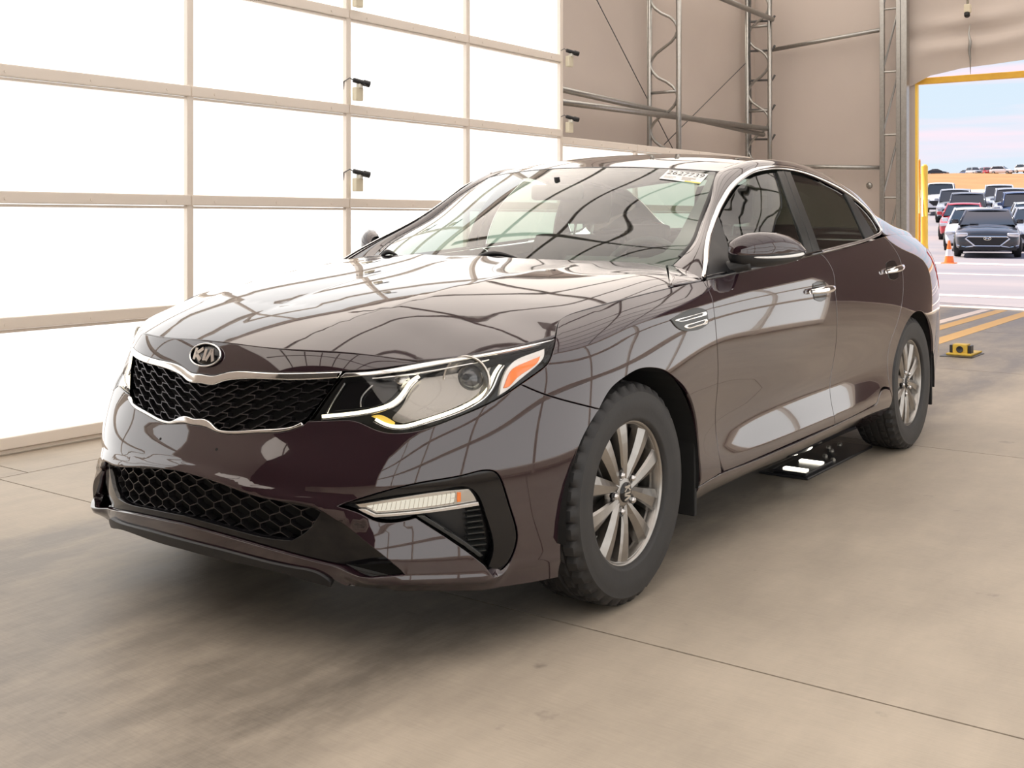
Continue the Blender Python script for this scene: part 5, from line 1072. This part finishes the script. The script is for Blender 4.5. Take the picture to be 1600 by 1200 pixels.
def lot_car(lab, m, kind, x, y, rz, nose='plain'):
    """parked car facing the tent; x of its front bumper"""
    b = thing('parked_car', lab, 'car', (0, 0, 0), 'cars parked in the yard')
    suv = kind == 'suv'; H = {'sedan': 1.45, 'suv': 1.72, 'truck': 1.86}[kind]; zs = {'sedan': 0, 'suv': .12, 'truck': .22}[kind]
    ST = [(-2.36, .60, .30 + zs * .5, .60 + zs), (-2.28, .78, .24 + zs * .5, .72 + zs), (-2.0, .88, .22 + zs * .5, .80 + zs), (-1.45, .915, .22 + zs * .5, .90 + zs), (-.95, .92, .22 + zs * .5, .97 + zs), (.2, .925, .22 + zs * .5, 1.0 + zs), (1.4, .92, .22 + zs * .5, 1.03 + zs), (2.05, .89, .25 + zs * .5, 1.02 + zs), (2.30, .80, .30 + zs * .5, .95 + zs), (2.36, .66, .36 + zs * .5, .80 + zs)]
    V = []; F = []; n = 11
    for (sx, w, zl, zh) in ST:
        d = zh - zl; V += [(sx, yy * w, zl + zz * d) for yy, zz in ((-.86, 0), (-.97, .12), (-1, .42), (-.985, .74), (-.90, .93), (-.55, 1.0), (0, 1.03))] + [(sx, yy * w, zl + zz * d) for yy, zz in ((.55, 1.0), (.90, .93), (.985, .74), (1, .42))] + [(sx, .97 * w, zl + .12 * d), (sx, .86 * w, zl)]
    n = 13
    for i in range(len(ST) - 1):
        for k in range(n - 1): F.append((i*n+k, i*n+k+1, (i+1)*n+k+1, (i+1)*n+k))
        F.append((i*n+n-1, i*n, (i+1)*n, (i+1)*n+n-1))
    F += [list(range(n))[::-1], [(len(ST)-1)*n+k for k in range(n)]]; F = [f[::-1] for f in F]
    bd = obj('body', V, F, m, b, smooth=True); bd.data.set_sharp_from_angle(angle=math.radians(50))
    xr = {'sedan': (-1.02, -.22, .85, 1.75), 'suv': (-1.0, -.35, 1.55, 2.15), 'truck': (-.95, -.35, .75, 1.05)}[kind]; zb = .99 + zs; q = .80; rr = .62 if kind == 'sedan' else .70
    base = [(xr[0], -q, zb - .02), (xr[3], -q, zb + .02), (xr[3], q, zb + .02), (xr[0], q, zb - .02)]; top = [(xr[1], -rr, H - .04), (xr[2], -rr, H - .04), (xr[2], rr, H - .04), (xr[1], rr, H - .04)]; A = base + top
    Geo().add([A[0], A[3], A[7], A[4]], [(0, 1, 2, 3)]).build('windshield', 'lot_glass', b); Geo().add([A[1], A[2], A[6], A[5]], [(0, 1, 2, 3)]).build('rear_window', 'lot_glass', b)
    Geo().add([A[0], A[1], A[5], A[4]], [(0, 1, 2, 3)]).build('side_window', 'lot_glass', b); Geo().add([A[3], A[2], A[6], A[7]], [(0, 1, 2, 3)]).build('side_window', 'lot_glass', b)
    V = []; F = []
    for sx, dz, sc in ((xr[1] - .06, -.05, .96), (xr[1] + .04, -.01, 1.02), ((xr[1] + xr[2]) / 2, .01, 1.03), (xr[2] - .04, -.01, 1.02), (xr[2] + .06, -.05, .96)):
        V += [(sx, yy * rr * sc, H + dz + zz) for yy, zz in ((-1.03, -.05), (-.9, -.01), (-.45, .01), (0, .015), (.45, .01), (.9, -.01), (1.03, -.05))]
    F = [(i*7+k, (i+1)*7+k, (i+1)*7+k+1, i*7+k+1) for i in range(4) for k in range(6)]; obj('roof', V, F, m, b, smooth=True)
    for sg in (-1, 1):
        for p, r in (((xr[0], xr[1]), .035), ((xr[3], xr[2]), .05)): Geo().tube([(p[0], sg * q, zb - .02), (p[1], sg * rr, H - .05)], r, 8).build('pillar', m, b, smooth=True)
        Geo().tube([(.35, sg * (q + .005), zb), (.45, sg * (rr + .01), H - .05)], .03, 6).build('pillar', 'lot_tyre', b)
        Geo().cbox(-.86, -.74, sg * .92 - .10, sg * .92 + .10, zb + .01, zb + .15, .03).build('door_mirror', m, b, smooth=True)
        Geo().cbox(-2.33, -1.92, sg * .70 - .17, sg * .70 + .165, .60 + zs, .73 + zs, .04).build('headlamp', 'lot_lamp', b, smooth=True)
        for wx_ in (-1.42, 1.42): Geo().lathe([(0, .02), (.20, .02), (.22, .0), (.33, .0), (.34, -.02), (.34, -.18), (.30, -.20), (0, -.20)], (wx_, sg * .93, .34), (0, sg, 0), 24).build('wheel', 'lot_tyre', b, smooth=True)
        for wx_ in (-1.42, 1.42): Geo().lathe([(0, .03), (.06, .03), (.19, .024), (.205, .01)], (wx_, sg * .93, .34), (0, sg, 0), 16).build('wheel_rim', 'dull_metal', b, smooth=True)
    z0 = zs
    hexo = [(-.52, .62 + z0), (.52, .62 + z0), (.60, .56 + z0), (.34, .34 + z0), (-.34, .34 + z0), (-.60, .56 + z0)]
    Geo().prism(hexo, 'x', -2.385, -2.30).build('grille', 'lot_tyre', b)
    Geo().prism([(-.80, .22 + z0 * .5), (.80, .22 + z0 * .5), (.78, .31 + z0 * .6), (-.78, .31 + z0 * .6)], 'x', -2.375, -2.2).build('lower_bumper', 'lot_tyre', b)
    if nose == 'chrome':
        pts = [(-2.39, a, c) for a, c in hexo]; Geo().tube(pts + pts[:1], .022, 6).build('grille_chrome', 'chrome', b)
        for sg in (-1, 1): Geo().tube([(-2.37, sg * .34, .345), (-2.36, sg * .60, .30), (-2.2, sg * .84, .36)], .018, 6).build('bumper_chrome', 'chrome', b)
        K = 20; Geo().tube([(-2.395, .10 * math.cos(2*math.pi*k/K), .565 + .05 * math.sin(2*math.pi*k/K)) for k in range(K)], .012, 6, closed=True).build('badge', 'chrome', b)
        Geo().tube([(-2.395, -.03, .535), (-2.395, -.06, .595)], .010, 6).build('badge_bar', 'chrome', b); Geo().tube([(-2.395, .03, .595), (-2.395, .06, .535)], .010, 6).build('badge_bar', 'chrome', b); Geo().tube([(-2.395, -.045, .565), (-2.395, .045, .565)], .010, 6).build('badge_bar', 'chrome', b)
        Geo().cbox(-1.02, -.98, .25, .50, 1.0, 1.01, .002).build('wiper', 'lot_tyre', b)
    if kind == 'truck': Geo().cbox(1.1, 2.3, -.90, .90, 1.0 + zs, 1.12 + zs, .03).build('bed_rail', m, b)
    b.location = (x + 2.36 * math.cos(rz), y + 2.36 * math.sin(rz), ground_z(x + 2) if x < 80 else 10.75 - .2 * (y < 52)); b.rotation_euler = (0, -math.atan(.045) if 34 < x < 80 else 0, rz)
R13 = math.radians(13)
lot_car('black sedan with chrome hexagonal grille at the head of the row', 'lot_black', 'sedan', 32, 5.46, R13, 'chrome')
lot_car('white sedan right behind the black sedan, half hidden', 'lot_white', 'sedan', 37.5, 7.22, R13)
lot_car('red car showing its nose corner behind the white sedan', 'lot_red', 'sedan', 44, 9.16, R13)
lot_car('dark grey SUV rising behind the black sedan', 'lot_grey', 'suv', 51, 10.72, R13)
lot_car('silver SUV behind the dark grey SUV', 'lot_silver', 'suv', 57.5, 12.96, R13)
lot_car('white pickup truck farthest back in the left row', 'lot_white', 'truck', 65, 15.72, R13)
lot_car('pale SUV farthest back in the right row', 'lot_pale', 'suv', 64, 12.18, R13)
lot_car('silver SUV second from the back in the right row', 'lot_silver', 'suv', 57.5, 10.15, R13)
lot_car('blue-grey SUV in the middle of the right row', 'lot_blue', 'suv', 51, 8.35, R13)
lot_car('pale sedan cut off by the right picture edge', 'lot_pale', 'sedan', 44.5, 6.6, R13)
lot_car('silver sedan nearest the tent at the right picture edge', 'lot_silver', 'sedan', 38, 5.2, R13)
lot_car('low black car on the grass bank, leftmost', 'lot_black', 'sedan', 250, 63.6, math.radians(100))
lot_car('blue car on the grass bank right of the low black one', 'lot_blue', 'sedan', 256, 60.2, math.radians(40))
lot_car('pale car on the grass bank left of the red one', 'lot_pale', 'suv', 250, 57.3, math.radians(40))
lot_car('red SUV up on the grass bank', 'lot_red', 'suv', 252, 55.4, math.radians(35))
lot_car('white SUV side-on up on the grass bank', 'lot_white', 'suv', 245, 49.4, math.radians(80))
lot_car('white SUV on the grass bank at the right picture edge', 'lot_white', 'suv', 238, 44.2, math.radians(50))
